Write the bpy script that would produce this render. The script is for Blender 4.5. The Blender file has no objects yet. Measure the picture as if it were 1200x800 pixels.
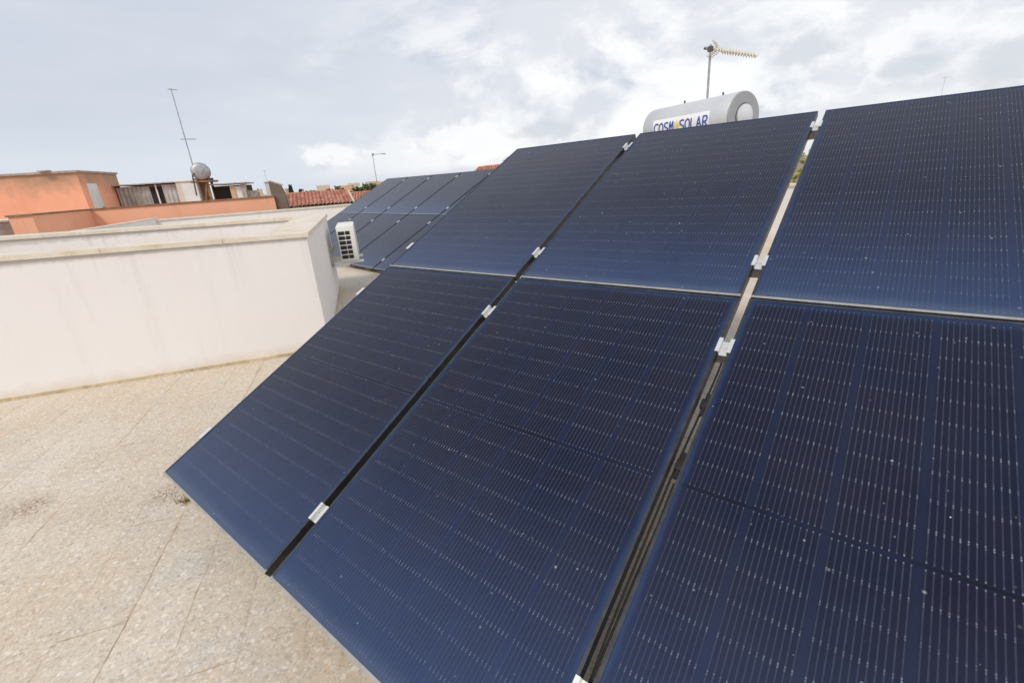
import bpy, bmesh, math, random
from mathutils import Vector, Matrix, noise as mnoise
R = math.radians
random.seed(7)
S = bpy.context.scene
COL = S.collection

# ------------------------------------------------------------------ camera
CAM = Vector((2.7201, -0.4036, 1.5191))
YAW, PITCH, ROLL = 0.6880, 0.3464, -0.0710
fw = Vector((-math.sin(YAW) * math.cos(PITCH), math.cos(YAW) * math.cos(PITCH), -math.sin(PITCH)))
r0 = Vector((math.cos(YAW), math.sin(YAW), 0)); u0 = r0.cross(fw)
rr = math.cos(ROLL) * r0 + math.sin(ROLL) * u0
uu = -math.sin(ROLL) * r0 + math.cos(ROLL) * u0
cd = bpy.data.cameras.new("camera"); cam = bpy.data.objects.new("camera", cd); COL.objects.link(cam)
cd.sensor_fit = 'HORIZONTAL'; cd.sensor_width = 36.0; cd.lens = 537.84 / 1200 * 36.0
cd.clip_start = 0.02; cd.clip_end = 5000
cam.matrix_world = Matrix(((rr.x, uu.x, -fw.x, CAM.x), (rr.y, uu.y, -fw.y, CAM.y), (rr.z, uu.z, -fw.z, CAM.z), (0, 0, 0, 1)))
S.camera = cam

# ------------------------------------------------------------------ sun and sky
SUN_EL, SUN_AZ = R(48), R(-78)            # azimuth counter-clockwise from +X
sd = bpy.data.lights.new("sun", 'SUN'); sun = bpy.data.objects.new("sun", sd); COL.objects.link(sun)
sd.energy = 1.8; sd.angle = R(14); sd.color = (1.0, 0.93, 0.84)
sv = Vector((math.cos(SUN_EL) * math.cos(SUN_AZ), math.cos(SUN_EL) * math.sin(SUN_AZ), math.sin(SUN_EL)))
sun.rotation_euler = (-sv).to_track_quat('-Z', 'Y').to_euler()
S.view_settings.view_transform = 'Standard'; S.view_settings.look = 'None'
S.view_settings.exposure = 0.15; S.view_settings.gamma = 1.0; S.view_settings.use_curve_mapping = False
S.cycles.use_denoising = True
S.cycles.max_bounces = 6

W = bpy.data.worlds.new("World"); S.world = W; W.use_nodes = True
class NT:
    """small helper to write node trees"""
    def __init__(self, tree): self.t = tree; self.n = tree.nodes; self.l = tree.links
    def new(self, ty, **kw):
        n = self.n.new(ty)
        for k, v in kw.items(): setattr(n, k, v)
        return n
    def put(self, sock, v):
        if hasattr(v, 'is_output') or isinstance(v, bpy.types.NodeSocket): self.l.new(v, sock)
        elif v is not None: sock.default_value = v
    def m(self, op, a, b=None, c=None, clamp=False):
        n = self.new('ShaderNodeMath', operation=op); n.use_clamp = clamp
        for s, v in zip(n.inputs, (a, b, c)):
            if v is not None: self.put(s, v)
        return n.outputs[0]
    def mix(self, f, a, b, mode='MIX'):
        n = self.new('ShaderNodeMix', data_type='RGBA', blend_type=mode)
        self.put(n.inputs[0], f); self.put(n.inputs[6], col(a)); self.put(n.inputs[7], col(b))
        return n.outputs[2]
    def ramp(self, f, *stops, ease=False):
        n = self.new('ShaderNodeValToRGB'); cr = n.color_ramp
        if ease: cr.interpolation = 'EASE'
        while len(cr.elements) < len(stops): cr.elements.new(0.5)
        for e, (p, c) in zip(cr.elements, stops): e.position = p; e.color = col(c)
        self.put(n.inputs[0], f); return n.outputs[0]
    def lin(self, v, a, b, c=0.0, d=1.0, smooth=False):
        n = self.new('ShaderNodeMapRange'); n.clamp = True
        if smooth: n.interpolation_type = 'SMOOTHSTEP'
        for s, x in zip(n.inputs, (v, a, b, c, d)): self.put(s, x)
        return n.outputs[0]
    def noise(self, vec, scale, detail=4, rough=0.55, dist=0.0):
        n = self.new('ShaderNodeTexNoise'); self.put(n.inputs['Vector'], vec)
        n.inputs['Scale'].default_value = scale; n.inputs['Detail'].default_value = detail
        n.inputs['Roughness'].default_value = rough; n.inputs['Distortion'].default_value = dist
        return n.outputs[0]
    def vor(self, vec, scale, feature='F1', out='Distance', rand=1.0):
        n = self.new('ShaderNodeTexVoronoi', feature=feature); self.put(n.inputs['Vector'], vec)
        n.inputs['Scale'].default_value = scale; n.inputs['Randomness'].default_value = rand
        return n.outputs[out]
    def mapping(self, vec, loc=(0, 0, 0), rot=(0, 0, 0), scale=(1, 1, 1)):
        n = self.new('ShaderNodeMapping'); self.put(n.inputs[0], vec)
        n.inputs[1].default_value = loc; n.inputs[2].default_value = rot; n.inputs[3].default_value = scale
        return n.outputs[0]
    def xyz(self, vec):
        n = self.new('ShaderNodeSeparateXYZ'); self.put(n.inputs[0], vec); return n.outputs
    def comb(self, x, y, z):
        n = self.new('ShaderNodeCombineXYZ')
        for s, v in zip(n.inputs, (x, y, z)): self.put(s, v)
        return n.outputs[0]
def col(c):
    if isinstance(c, (int, float)): return (c, c, c, 1)
    if isinstance(c, (tuple, list)) and len(c) == 3: return (*c, 1)
    return c

def build_world():
    t = NT(W.node_tree); t.n.clear()
    sky = t.new('ShaderNodeTexSky', sky_type='NISHITA'); sky.sun_disc = False
    sky.sun_elevation = SUN_EL; sky.sun_rotation = R(90) - SUN_AZ
    sky.air_density = 1.0; sky.dust_density = 2.0
    d = t.new('ShaderNodeTexCoord').outputs['Generated']
    x, y, z = t.xyz(d)
    zz = t.m('MAXIMUM', z, 0.0)
    den = t.m('ADD', zz, 0.10)
    px = t.m('DIVIDE', x, den); py = t.m('DIVIDE', y, den)
    P = t.comb(px, py, 0.0)
    # angle from the bright right-hand side of the view
    right = t.m('ADD', t.m('MULTIPLY', x, math.cos(R(88))), t.m('MULTIPLY', y, math.sin(R(88))))
    # high, soft stratus
    n1 = t.noise(t.mapping(P, scale=(0.5, 0.9, 1), rot=(0, 0, R(-35))), 0.8, 5, 0.5, 0.3)
    n2 = t.noise(t.comb(t.m('MULTIPLY', x, 1.3), t.m('MULTIPLY', y, 1.3), t.m('MULTIPLY', z, 6.0)), 1.5, 6, 0.55, 0.35)
    s1 = t.m('ADD', t.m('MULTIPLY', n1, 0.35), t.m('MULTIPLY', n2, 0.65))
    strat = t.ramp(s1, (0.30, (5.6, 6.05, 6.95)), (0.50, (6.2, 6.6, 7.4)), (0.68, (7.1, 7.4, 7.9)))
    # whiter towards the right of the view, and brightest beyond its right edge and around the veiled sun
    rt = t.lin(right, 0.30, 0.95, smooth=True)
    cl = t.mix(t.m('MULTIPLY', rt, 0.75), strat, (7.9, 8.0, 8.3))
    far_r = t.m('ADD', t.m('MULTIPLY', x, math.cos(R(30))), t.m('MULTIPLY', y, math.sin(R(30))))
    cl = t.mix(t.lin(far_r, 0.70, 1.0, smooth=True), cl, (14.0, 14.0, 14.0))
    sund = t.m('ADD', t.m('ADD', t.m('MULTIPLY', x, sv.x), t.m('MULTIPLY', y, sv.y)), t.m('MULTIPLY', z, sv.z))
    cl = t.mix(t.lin(sund, 0.72, 1.0, smooth=True), cl, (12.5, 12.2, 11.7))
    cl = t.mix(t.lin(z, 0.55, 0.88, 0.0, 0.55, smooth=True), cl, (2.6, 3.1, 4.0))
    # pale blue strip at the horizon
    hz = t.lin(z, 0.16, 0.02, smooth=True)
    cl = t.mix(t.m('MULTIPLY', hz, t.m('SUBTRACT', 0.62, t.m('MULTIPLY', rt, 0.55))), cl, (6.9, 7.5, 8.3))
    # broken cumulus towards the right: grey bases, white tops
    q = t.comb(x, y, t.m('MULTIPLY', z, 1.9))
    c0 = t.noise(q, 2.6, 8, 0.58, 0.25)
    c1 = t.noise(t.mapping(q, loc=(0.03, -0.02, 0.07)), 2.6, 8, 0.58, 0.25)
    rel = t.m('SUBTRACT', c0, c1)
    reach = t.m('ADD', t.lin(right, 0.30, 0.80, smooth=True), 0.0)
    lowb = t.m('MULTIPLY', t.lin(z, 0.40, 0.18, smooth=True), t.lin(z, 0.005, 0.03, smooth=True))
    cov = t.m('MULTIPLY', reach, lowb)
    body = t.m('MULTIPLY', t.lin(c0, 0.40, 0.52, smooth=True), cov)
    cumc = t.ramp(t.lin(rel, -0.09, 0.09), (0.10, (5.6, 6.1, 7.0)), (0.38, (7.5, 7.8, 8.3)), (0.56, (8.9, 9.0, 9.1)), (0.80, (9.8, 9.8, 9.8)))
    cl = t.mix(t.m('MULTIPLY', body, 0.85), cl, cumc)
    def bank(az, el, wa, we, amp=1.7):
        a0, e0 = R(az), math.sin(R(el))
        uu_ = t.m('DIVIDE', t.m('ADD', t.m('MULTIPLY', x, -math.sin(a0)), t.m('MULTIPLY', y, math.cos(a0))), wa)
        vv_ = t.m('DIVIDE', t.m('SUBTRACT', z, e0), we)
        dd_ = t.m('SQRT', t.m('ADD', t.m('MULTIPLY', uu_, uu_), t.m('MULTIPLY', vv_, vv_)))
        front = t.m('GREATER_THAN', t.m('ADD', t.m('MULTIPLY', x, math.cos(a0)), t.m('MULTIPLY', y, math.sin(a0))), 0.3)
        dd_ = t.m('ADD', dd_, t.m('MULTIPLY', t.m('SUBTRACT', bn, 0.5), amp * 2))
        return t.m('MULTIPLY', t.lin(dd_, 1.15, 0.45, smooth=True), front)
    bn = t.noise(t.comb(x, y, t.m('MULTIPLY', z, 1.3)), 13, 6, 0.6, 0.3)
    for (az_, el_, wa_, we_) in ((86.5, 8.0, 0.15, 0.060), (104.5, 8.0, 0.10, 0.060), (117.5, 5.2, 0.16, 0.050), (131.5, 4.0, 0.13, 0.035), (146.5, 3.6, 0.075, 0.022)):
        cl = t.mix(t.m('MULTIPLY', bank(az_, el_, wa_, we_), 0.80), cl, (9.4, 9.45, 9.5))
    for (az_, el_, wa_, we_) in ((84.0, 5.6, 0.060, 0.042), (89.8, 6.6, 0.045, 0.020), (98.7, 8.8, 0.062, 0.030), (124.0, 4.5, 0.060, 0.018)):
        cl = t.mix(t.m('MULTIPLY', bank(az_, el_, wa_, we_, 1.2), 0.80), cl, (6.1, 6.45, 7.0))
    gr = t.noise(t.mapping(q, loc=(1.7, 2.2, 0.4)), 3.4, 7, 0.55, 0.2)
    cl = t.mix(t.m('MULTIPLY', t.m('MULTIPLY', t.lin(gr, 0.53, 0.66, smooth=True), cov), 0.75), cl, (6.0, 6.4, 7.1))
    out = t.mix(0.93, sky.outputs[0], cl)
    bg = t.new('ShaderNodeBackground'); t.l.new(out, bg.inputs[0]); bg.inputs[1].default_value = 0.1
    o = t.new('ShaderNodeOutputWorld'); t.l.new(bg.outputs[0], o.inputs[0])
build_world()

# ------------------------------------------------------------------ materials
def mat(name, f):
    m = bpy.data.materials.new(name); m.use_nodes = True
    t = NT(m.node_tree); b = t.n['Principled BSDF']
    f(t, b); return m
def bump(t, b, h, strength=0.3, dist=0.01):
    n = t.new('ShaderNodeBump'); n.inputs['Strength'].default_value = strength; n.inputs['Distance'].default_value = dist
    t.put(n.inputs['Height'], h); t.l.new(n.outputs[0], b.inputs['Normal'])
def obco(t): return t.new('ShaderNodeTexCoord').outputs['Object']
def wpos(t): return t.new('ShaderNodeNewGeometry').outputs['Position']
def simple(name, c, rough=0.6, metal=0.0, var=0.25, scale=6.0, dirt=None):
    def f(t, b):
        co = obco(t); n = t.noise(co, scale, 6, 0.6)
        c2 = tuple(v * (1 - var) for v in c); c3 = tuple(min(1, v * (1 + var * 0.5)) for v in c)
        cc = t.ramp(n, (0.3, c2), (0.7, c3))
        if dirt: cc = t.mix(t.lin(t.noise(co, scale * 0.37, 7, 0.65), 0.52, 0.75, 0, 0.8), cc, dirt)
        t.l.new(cc, b.inputs['Base Color']); b.inputs['Roughness'].default_value = rough; b.inputs['Metallic'].default_value = metal
    return mat(name, f)

M = {}
A56, A146 = R(56), R(146)
EA = Vector((math.cos(A146), math.sin(A146), 0)); EB = Vector((math.cos(A56), math.sin(A56), 0))

def f_paving(t, b):
    P = wpos(t); x, y, z = t.xyz(P)
    a = t.m('ADD', t.m('MULTIPLY', x, EA.x), t.m('MULTIPLY', y, EA.y))
    bb = t.m('ADD', t.m('MULTIPLY', x, EB.x), t.m('MULTIPLY', y, EB.y))
    wob = t.m('MULTIPLY', t.m('SUBTRACT', t.noise(P, 5.0, 4), 0.5), 0.022)
    X = t.m('ADD', a, 0.755 + 0.325 * 20); Y = t.m('ADD', t.m('SUBTRACT', 0.524 + 0.2272 * 60, bb), wob)
    row = t.m('FLOOR', t.m('DIVIDE', Y, 0.2272))
    odd = t.m('MODULO', row, 2.0)
    X2 = t.m('ADD', t.m('SUBTRACT', X, t.m('MULTIPLY', odd, 0.05)), wob)
    fy = t.m('MULTIPLY', t.m('PINGPONG', t.m('DIVIDE', Y, 0.2272), 0.5), 0.2272)
    fx = t.m('MULTIPLY', t.m('PINGPONG', t.m('DIVIDE', X2, 0.325), 0.5), 0.325)
    vis = t.noise(P, 1.7, 4, 0.6)
    lr = t.new('ShaderNodeTexWhiteNoise'); lr.noise_dimensions = '1D'
    t.l.new(t.m('FLOOR', t.m('ADD', t.m('DIVIDE', Y, 0.2272), 0.5)), lr.inputs['W'])
    lstr = t.lin(lr.outputs[0], 0.05, 0.55, 0.30, 1.0)
    wid = t.lin(t.noise(P, 13, 3, 0.6), 0.35, 0.7, 0.0022, 0.0062)
    jy = t.m('MULTIPLY', t.m('MULTIPLY', t.lin(t.m('DIVIDE', fy, wid), 1.0, 0.45), t.lin(vis, 0.40, 0.58)), lstr)
    jx = t.m('MULTIPLY', t.lin(t.m('DIVIDE', fx, wid), 1.0, 0.45), t.lin(t.noise(P, 2.3, 5, 0.65), 0.50, 0.62))
    halo = t.m('MULTIPLY', t.m('MAXIMUM', t.m('MULTIPLY', t.lin(fy, 0.030, 0.002), lstr), t.m('MULTIPLY', t.lin(fx, 0.026, 0.002), t.lin(t.noise(P, 2.3, 5, 0.65), 0.48, 0.6))), t.lin(t.noise(P, 5.5, 6, 0.7), 0.50, 0.66))
    joint = t.m('MAXIMUM', jy, t.m('MULTIPLY', jx, 0.75))
    # tile tone
    cell = t.comb(t.m('FLOOR', t.m('DIVIDE', X2, 0.325)), row, 0.0)
    wn = t.new('ShaderNodeTexWhiteNoise'); wn.noise_dimensions = '3D'; t.l.new(cell, wn.inputs[0])
    tone = wn.outputs[0]
    base = t.mix(tone, (0.605, 0.525, 0.425), (0.660, 0.585, 0.490))
    big = t.noise(P, 1.1, 6, 0.62, 0.4)
    base = t.mix(t.lin(big, 0.42, 0.68, 0, 0.75), base, (0.59, 0.47, 0.335))
    base = t.mix(t.lin(t.noise(P, 2.6, 5, 0.6), 0.52, 0.7, 0, 0.6), base, (0.51, 0.49, 0.455))
    base = t.mix(t.m('MULTIPLY', halo, 0.55), base, (0.47, 0.31, 0.17))
    # terrazzo chips
    v = t.new('ShaderNodeTexVoronoi'); v.inputs['Scale'].default_value = 50; t.l.new(P, v.inputs['Vector'])
    cr = t.xyz(v.outputs['Color'])
    chipm = t.m('MULTIPLY', t.lin(v.outputs['Distance'], 0.55, 0.40), t.lin(cr[0], 0.32, 0.42))
    chip = t.ramp(cr[1], (0.0, (0.38, 0.31, 0.24)), (0.22, (0.50, 0.43, 0.35)), (0.5, (0.68, 0.61, 0.52)), (0.8, (0.82, 0.77, 0.69)), (1.0, (0.62, 0.49, 0.36)))
    base = t.mix(t.m('MULTIPLY', chipm, 0.62), base, chip)
    v2 = t.new('ShaderNodeTexVoronoi'); v2.inputs['Scale'].default_value = 140; t.l.new(P, v2.inputs['Vector'])
    c2 = t.xyz(v2.outputs['Color'])
    base = t.mix(t.m('MULTIPLY', t.lin(c2[0], 0.80, 0.86), 0.35), base, (0.30, 0.26, 0.22))
    base = t.mix(t.m('MULTIPLY', t.lin(c2[2], 0.86, 0.92), 0.5), base, (0.74, 0.70, 0.62))
    fine = t.noise(P, 30, 6, 0.7)
    base = t.mix(t.lin(fine, 0.45, 0.75, 0, 0.35), base, (0.36, 0.30, 0.24))
    # soil-stained patches, where the photo has them
    def patch(cx, cy, r0, r1):
        dx = t.m('SUBTRACT', x, cx); dy = t.m('SUBTRACT', y, cy)
        dd = t.m('SQRT', t.m('ADD', t.m('MULTIPLY', dx, dx), t.m('MULTIPLY', dy, dy)))
        dd = t.m('ADD', dd, t.m('MULTIPLY', t.m('SUBTRACT', t.noise(P, 9, 5, 0.7), 0.5), r1 * 1.6))
        return t.lin(dd, r1, r0)
    pm = t.m('MAXIMUM', patch(-0.16, 0.02, 0.03, 0.17), patch(-0.69, -0.49, 0.03, 0.18))
    pm = t.m('MAXIMUM', pm, t.m('MULTIPLY', patch(-0.35, -0.22, 0.0, 0.34), 0.45))
    speck = t.lin(t.noise(P, 55, 5, 0.75), 0.42, 0.58)
    base = t.mix(t.m('MULTIPLY', pm, t.m('MULTIPLY', speck, 0.75)), base, (0.25, 0.155, 0.09))
    base = t.mix(t.m('MULTIPLY', joint, t.lin(t.noise(P, 20, 3), 0.3, 0.6, 0.4, 0.85)), base, (0.30, 0.185, 0.10))
    t.l.new(base, b.inputs['Base Color'])
    b.inputs['Roughness'].default_value = 0.75; b.inputs['Specular IOR Level'].default_value = 0.3
    bump(t, b, t.m('SUBTRACT', t.m('MULTIPLY', fine, 0.3), t.m('MULTIPLY', joint, 1.0)), 0.35, 0.004)
M['paving'] = mat('terrazzo_paving', f_paving)

def f_plaster(base, stain, streak=0.35, warm=(0.80, 0.74, 0.70)):
    def f(t, b):
        P = wpos(t); x, y, z = t.xyz(P)
        n = t.noise(P, 1.3, 6, 0.6)
        c = t.mix(t.lin(n, 0.35, 0.7, 0, 0.6), base, warm)
        sm = t.comb(t.m('MULTIPLY', x, 6.0), t.m('MULTIPLY', y, 6.0), t.m('MULTIPLY', z, 0.55))
        st = t.noise(sm, 1.2, 6, 0.65)
        c = t.mix(t.lin(st, 0.56, 0.80, 0, streak), c, stain)
        dr = t.noise(t.comb(t.m('MULTIPLY', x, 9.0), t.m('MULTIPLY', y, 9.0), t.m('MULTIPLY', z, 0.5)), 1.0, 5, 0.6)
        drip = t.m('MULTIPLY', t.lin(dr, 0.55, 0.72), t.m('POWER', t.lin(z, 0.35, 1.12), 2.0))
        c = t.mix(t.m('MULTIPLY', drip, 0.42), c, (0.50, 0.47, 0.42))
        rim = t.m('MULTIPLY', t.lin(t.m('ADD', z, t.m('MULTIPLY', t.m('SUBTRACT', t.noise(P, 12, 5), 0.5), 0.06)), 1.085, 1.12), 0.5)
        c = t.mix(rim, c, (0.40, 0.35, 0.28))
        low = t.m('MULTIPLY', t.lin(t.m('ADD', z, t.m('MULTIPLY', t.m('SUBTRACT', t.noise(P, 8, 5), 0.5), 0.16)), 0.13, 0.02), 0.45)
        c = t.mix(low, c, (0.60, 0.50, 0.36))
        f2 = t.noise(P, 45, 5, 0.7)
        c = t.mix(t.lin(f2, 0.5, 0.8, 0, 0.10), c, (0.5, 0.46, 0.42))
        t.l.new(c, b.inputs['Base Color']); b.inputs['Roughness'].default_value = 0.85
        b.inputs['Specular IOR Level'].default_value = 0.2
        bump(t, b, t.m('ADD', f2, t.m('MULTIPLY', t.noise(P, 5, 4), 2)), 0.15, 0.006)
    return f
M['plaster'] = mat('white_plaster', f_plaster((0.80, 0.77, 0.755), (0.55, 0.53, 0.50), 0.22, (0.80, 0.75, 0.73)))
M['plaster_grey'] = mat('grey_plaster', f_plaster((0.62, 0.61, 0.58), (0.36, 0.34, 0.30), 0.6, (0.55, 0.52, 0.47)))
def f_coping(t, b):
    P = wpos(t); n = t.noise(P, 5, 7, 0.65)
    c = t.ramp(n, (0.30, (0.60, 0.50, 0.38)), (0.48, (0.69, 0.61, 0.50)), (0.72, (0.76, 0.69, 0.61)))
    d = t.noise(P, 14, 6, 0.7)
    c = t.mix(t.lin(d, 0.58, 0.76, 0, 0.40), c, (0.30, 0.25, 0.17))
    t.l.new(c, b.inputs['Base Color']); b.inputs['Roughness'].default_value = 0.8
    bump(t, b, d, 0.3, 0.006)
M['coping'] = mat('travertine_coping', f_coping)
def f_skirt(t, b):
    P = wpos(t); n = t.noise(P, 9, 6, 0.65)
    c = t.ramp(n, (0.32, (0.36, 0.27, 0.15)), (0.55, (0.58, 0.48, 0.33)), (0.75, (0.66, 0.58, 0.45)))
    t.l.new(c, b.inputs['Base Color']); b.inputs['Roughness'].default_value = 0.85
M['skirt'] = mat('stained_skirting', f_skirt)
def f_orange(t, b):
    P = wpos(t); x, y, z = t.xyz(P)
    n = t.noise(P, 0.9, 6, 0.6)
    c = t.ramp(n, (0.3, (0.76, 0.385, 0.245)), (0.7, (0.84, 0.455, 0.305)))
    top = t.m('ADD', z, t.m('MULTIPLY', t.m('SUBTRACT', t.noise(P, 1.6, 6, 0.65), 0.5), 1.3))
    c = t.mix(t.lin(top, 1.85, 2.65, 0, 0.9), c, (0.37, 0.265, 0.18))
    s = t.noise(t.comb(t.m('MULTIPLY', x, 3), t.m('MULTIPLY', y, 3), t.m('MULTIPLY', z, 0.4)), 1.5, 6, 0.65)
    c = t.mix(t.lin(s, 0.58, 0.8, 0, 0.45), c, (0.46, 0.30, 0.20))
    t.l.new(c, b.inputs['Base Color']); b.inputs['Roughness'].default_value = 0.9; b.inputs['Specular IOR Level'].default_value = 0.15
M['orange'] = mat('orange_plaster', f_orange)
def f_tile(t, b):
    P = obco(t); n = t.noise(P, 5, 5, 0.6)
    v = t.new('ShaderNodeTexVoronoi'); v.inputs['Scale'].default_value = 4.5; t.l.new(P, v.inputs['Vector'])
    c = t.ramp(t.xyz(v.outputs['Color'])[0], (0.0, (0.31, 0.11, 0.07)), (0.5, (0.44, 0.175, 0.12)), (1.0, (0.54, 0.28, 0.20)))
    c = t.mix(t.lin(n, 0.5, 0.75, 0, 0.6), c, (0.50, 0.36, 0.25))
    t.l.new(c, b.inputs['Base Color']); b.inputs['Roughness'].default_value = 0.85
M['tile'] = mat('terracotta_tile', f_tile)
def f_brick(t, b):
    co = obco(t)
    n = t.new('ShaderNodeTexBrick'); t.l.new(t.mapping(co, rot=(R(90), 0, 0)), n.inputs['Vector'])
    n.inputs['Scale'].default_value = 1; n.inputs['Brick Width'].default_value = 0.32; n.inputs['Row Height'].default_value = 0.16
    n.inputs['Mortar Size'].default_value = 0.012
    n.inputs['Color1'].default_value = (0.15, 0.112, 0.083, 1); n.inputs['Color2'].default_value = (0.20, 0.155, 0.12, 1); n.inputs['Mortar'].default_value = (0.14, 0.125, 0.105, 1)
    c = t.mix(t.lin(t.noise(co, 3, 6), 0.5, 0.75, 0, 0.6), n.outputs[0], (0.20, 0.15, 0.11))
    t.l.new(c, b.inputs['Base Color']); b.inputs['Roughness'].default_value = 0.9
M['brick'] = mat('weathered_block', f_brick)
M['corr'] = simple('corrugated_sheet', (0.40, 0.40, 0.38), 0.7, 0.0, 0.45, 2.0, (0.17, 0.15, 0.13))
M['corr_pale'] = simple('corrugated_pale', (0.56, 0.58, 0.57), 0.65, 0.0, 0.25, 2.0, (0.30, 0.29, 0.27))
M['dark'] = simple('dark_opening', (0.025, 0.023, 0.022), 0.9, 0.0, 0.4, 2.0)
M['wood'] = simple('weathered_wood', (0.27, 0.175, 0.10), 0.85, 0.0, 0.5, 5.0, (0.10, 0.07, 0.045))
M['galv'] = simple('galvanised_steel', (0.45, 0.47, 0.49), 0.5, 0.6, 0.35, 9.0, (0.22, 0.21, 0.20))
M['alu'] = simple('aluminium', (0.78, 0.775, 0.76), 0.42, 0.55, 0.12, 25.0)
M['rail'] = simple('aluminium_rail', (0.55, 0.55, 0.55), 0.45, 0.6, 0.2, 12.0)
M['steel_dark'] = simple('dark_steel', (0.12, 0.12, 0.12), 0.5, 0.5, 0.3, 8.0)
M['white_metal'] = simple('white_enamel', (0.80, 0.79, 0.76), 0.4, 0.0, 0.06, 6.0)
M['white_aged'] = simple('aged_white_enamel', (0.78, 0.78, 0.74), 0.45, 0.0, 0.08, 3.0, (0.62, 0.59, 0.50))
M['beige'] = simple('yellowed_plastic', (0.78, 0.745, 0.65), 0.5, 0.0, 0.15, 12.0)
M['tank'] = simple('brushed_tank_steel', (0.66, 0.67, 0.69), 0.40, 0.35, 0.06, 3.0)
M['tank_end'] = simple('grey_end_cap', (0.34, 0.35, 0.37), 0.5, 0.2, 0.08, 3.0)
M['label_white'] = simple('white_label', (0.85, 0.85, 0.84), 0.5, 0.0, 0.03, 3.0)
M['label_blue'] = simple('blue_lettering', (0.035, 0.075, 0.36), 0.5, 0.0, 0.1, 3.0)
M['label_yellow'] = simple('yellow_emblem', (0.80, 0.62, 0.17), 0.5, 0.0, 0.1, 3.0)
M['door'] = simple('pale_door', (0.66, 0.72, 0.72), 0.5, 0.0, 0.12, 2.0)
M['concrete'] = simple('concrete', (0.40, 0.385, 0.36), 0.9, 0.0, 0.3, 4.0, (0.22, 0.20, 0.17))
M['rubber'] = simple('black_rubber', (0.02, 0.02, 0.02), 0.7)
M['bark'] = simple('bark', (0.16, 0.115, 0.08), 0.9, 0.0, 0.4, 8.0)
def leafmat(name, a, b2):
    def f(t, b):
        oi = t.new('ShaderNodeNewGeometry').outputs['Random Per Island']
        t.l.new(t.mix(oi, a, b2), b.inputs['Base Color']); b.inputs['Roughness'].default_value = 0.6
        b.inputs['Specular IOR Level'].default_value = 0.25
    return mat(name, f)
M['leaf'] = leafmat('leaf', (0.035, 0.06, 0.022), (0.10, 0.13, 0.05))
M['leaf_olive'] = leafmat('olive_leaf', (0.06, 0.08, 0.035), (0.17, 0.17, 0.085))
M['leaf_dark'] = leafmat('cypress_leaf', (0.012, 0.026, 0.014), (0.035, 0.055, 0.028))
M['leaf_yellow'] = leafmat('yellow_leaf', (0.14, 0.16, 0.03), (0.36, 0.32, 0.08))
M['weed'] = leafmat('weed', (0.16, 0.17, 0.05), (0.42, 0.34, 0.16))
def f_ground(t, b):
    P = wpos(t); n = t.noise(P, 0.03, 6, 0.6); n2 = t.noise(P, 0.4, 5)
    c = t.ramp(n, (0.35, (0.10, 0.11, 0.05)), (0.5, (0.23, 0.19, 0.12)), (0.65, (0.13, 0.12, 0.07)))
    c = t.mix(t.lin(n2, 0.4, 0.7, 0, 0.5), c, (0.20, 0.17, 0.11))
    t.l.new(c, b.inputs['Base Color']); b.inputs['Roughness'].default_value = 0.95
M['ground'] = mat('dry_ground', f_ground)
M['house_cream'] = simple('cream_render', (0.58, 0.50, 0.38), 0.9, 0, 0.12, 0.6)
M['house_white'] = simple('white_render', (0.70, 0.68, 0.63), 0.9, 0, 0.1, 0.6)
M['house_ochre'] = simple('ochre_render', (0.55, 0.40, 0.24), 0.9, 0, 0.12, 0.6)
M['house_pink'] = simple('pinkish_render', (0.55, 0.42, 0.36), 0.9, 0, 0.12, 0.6)
M['asphalt'] = simple('asphalt', (0.06, 0.06, 0.06), 0.9, 0, 0.2, 0.6)

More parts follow.
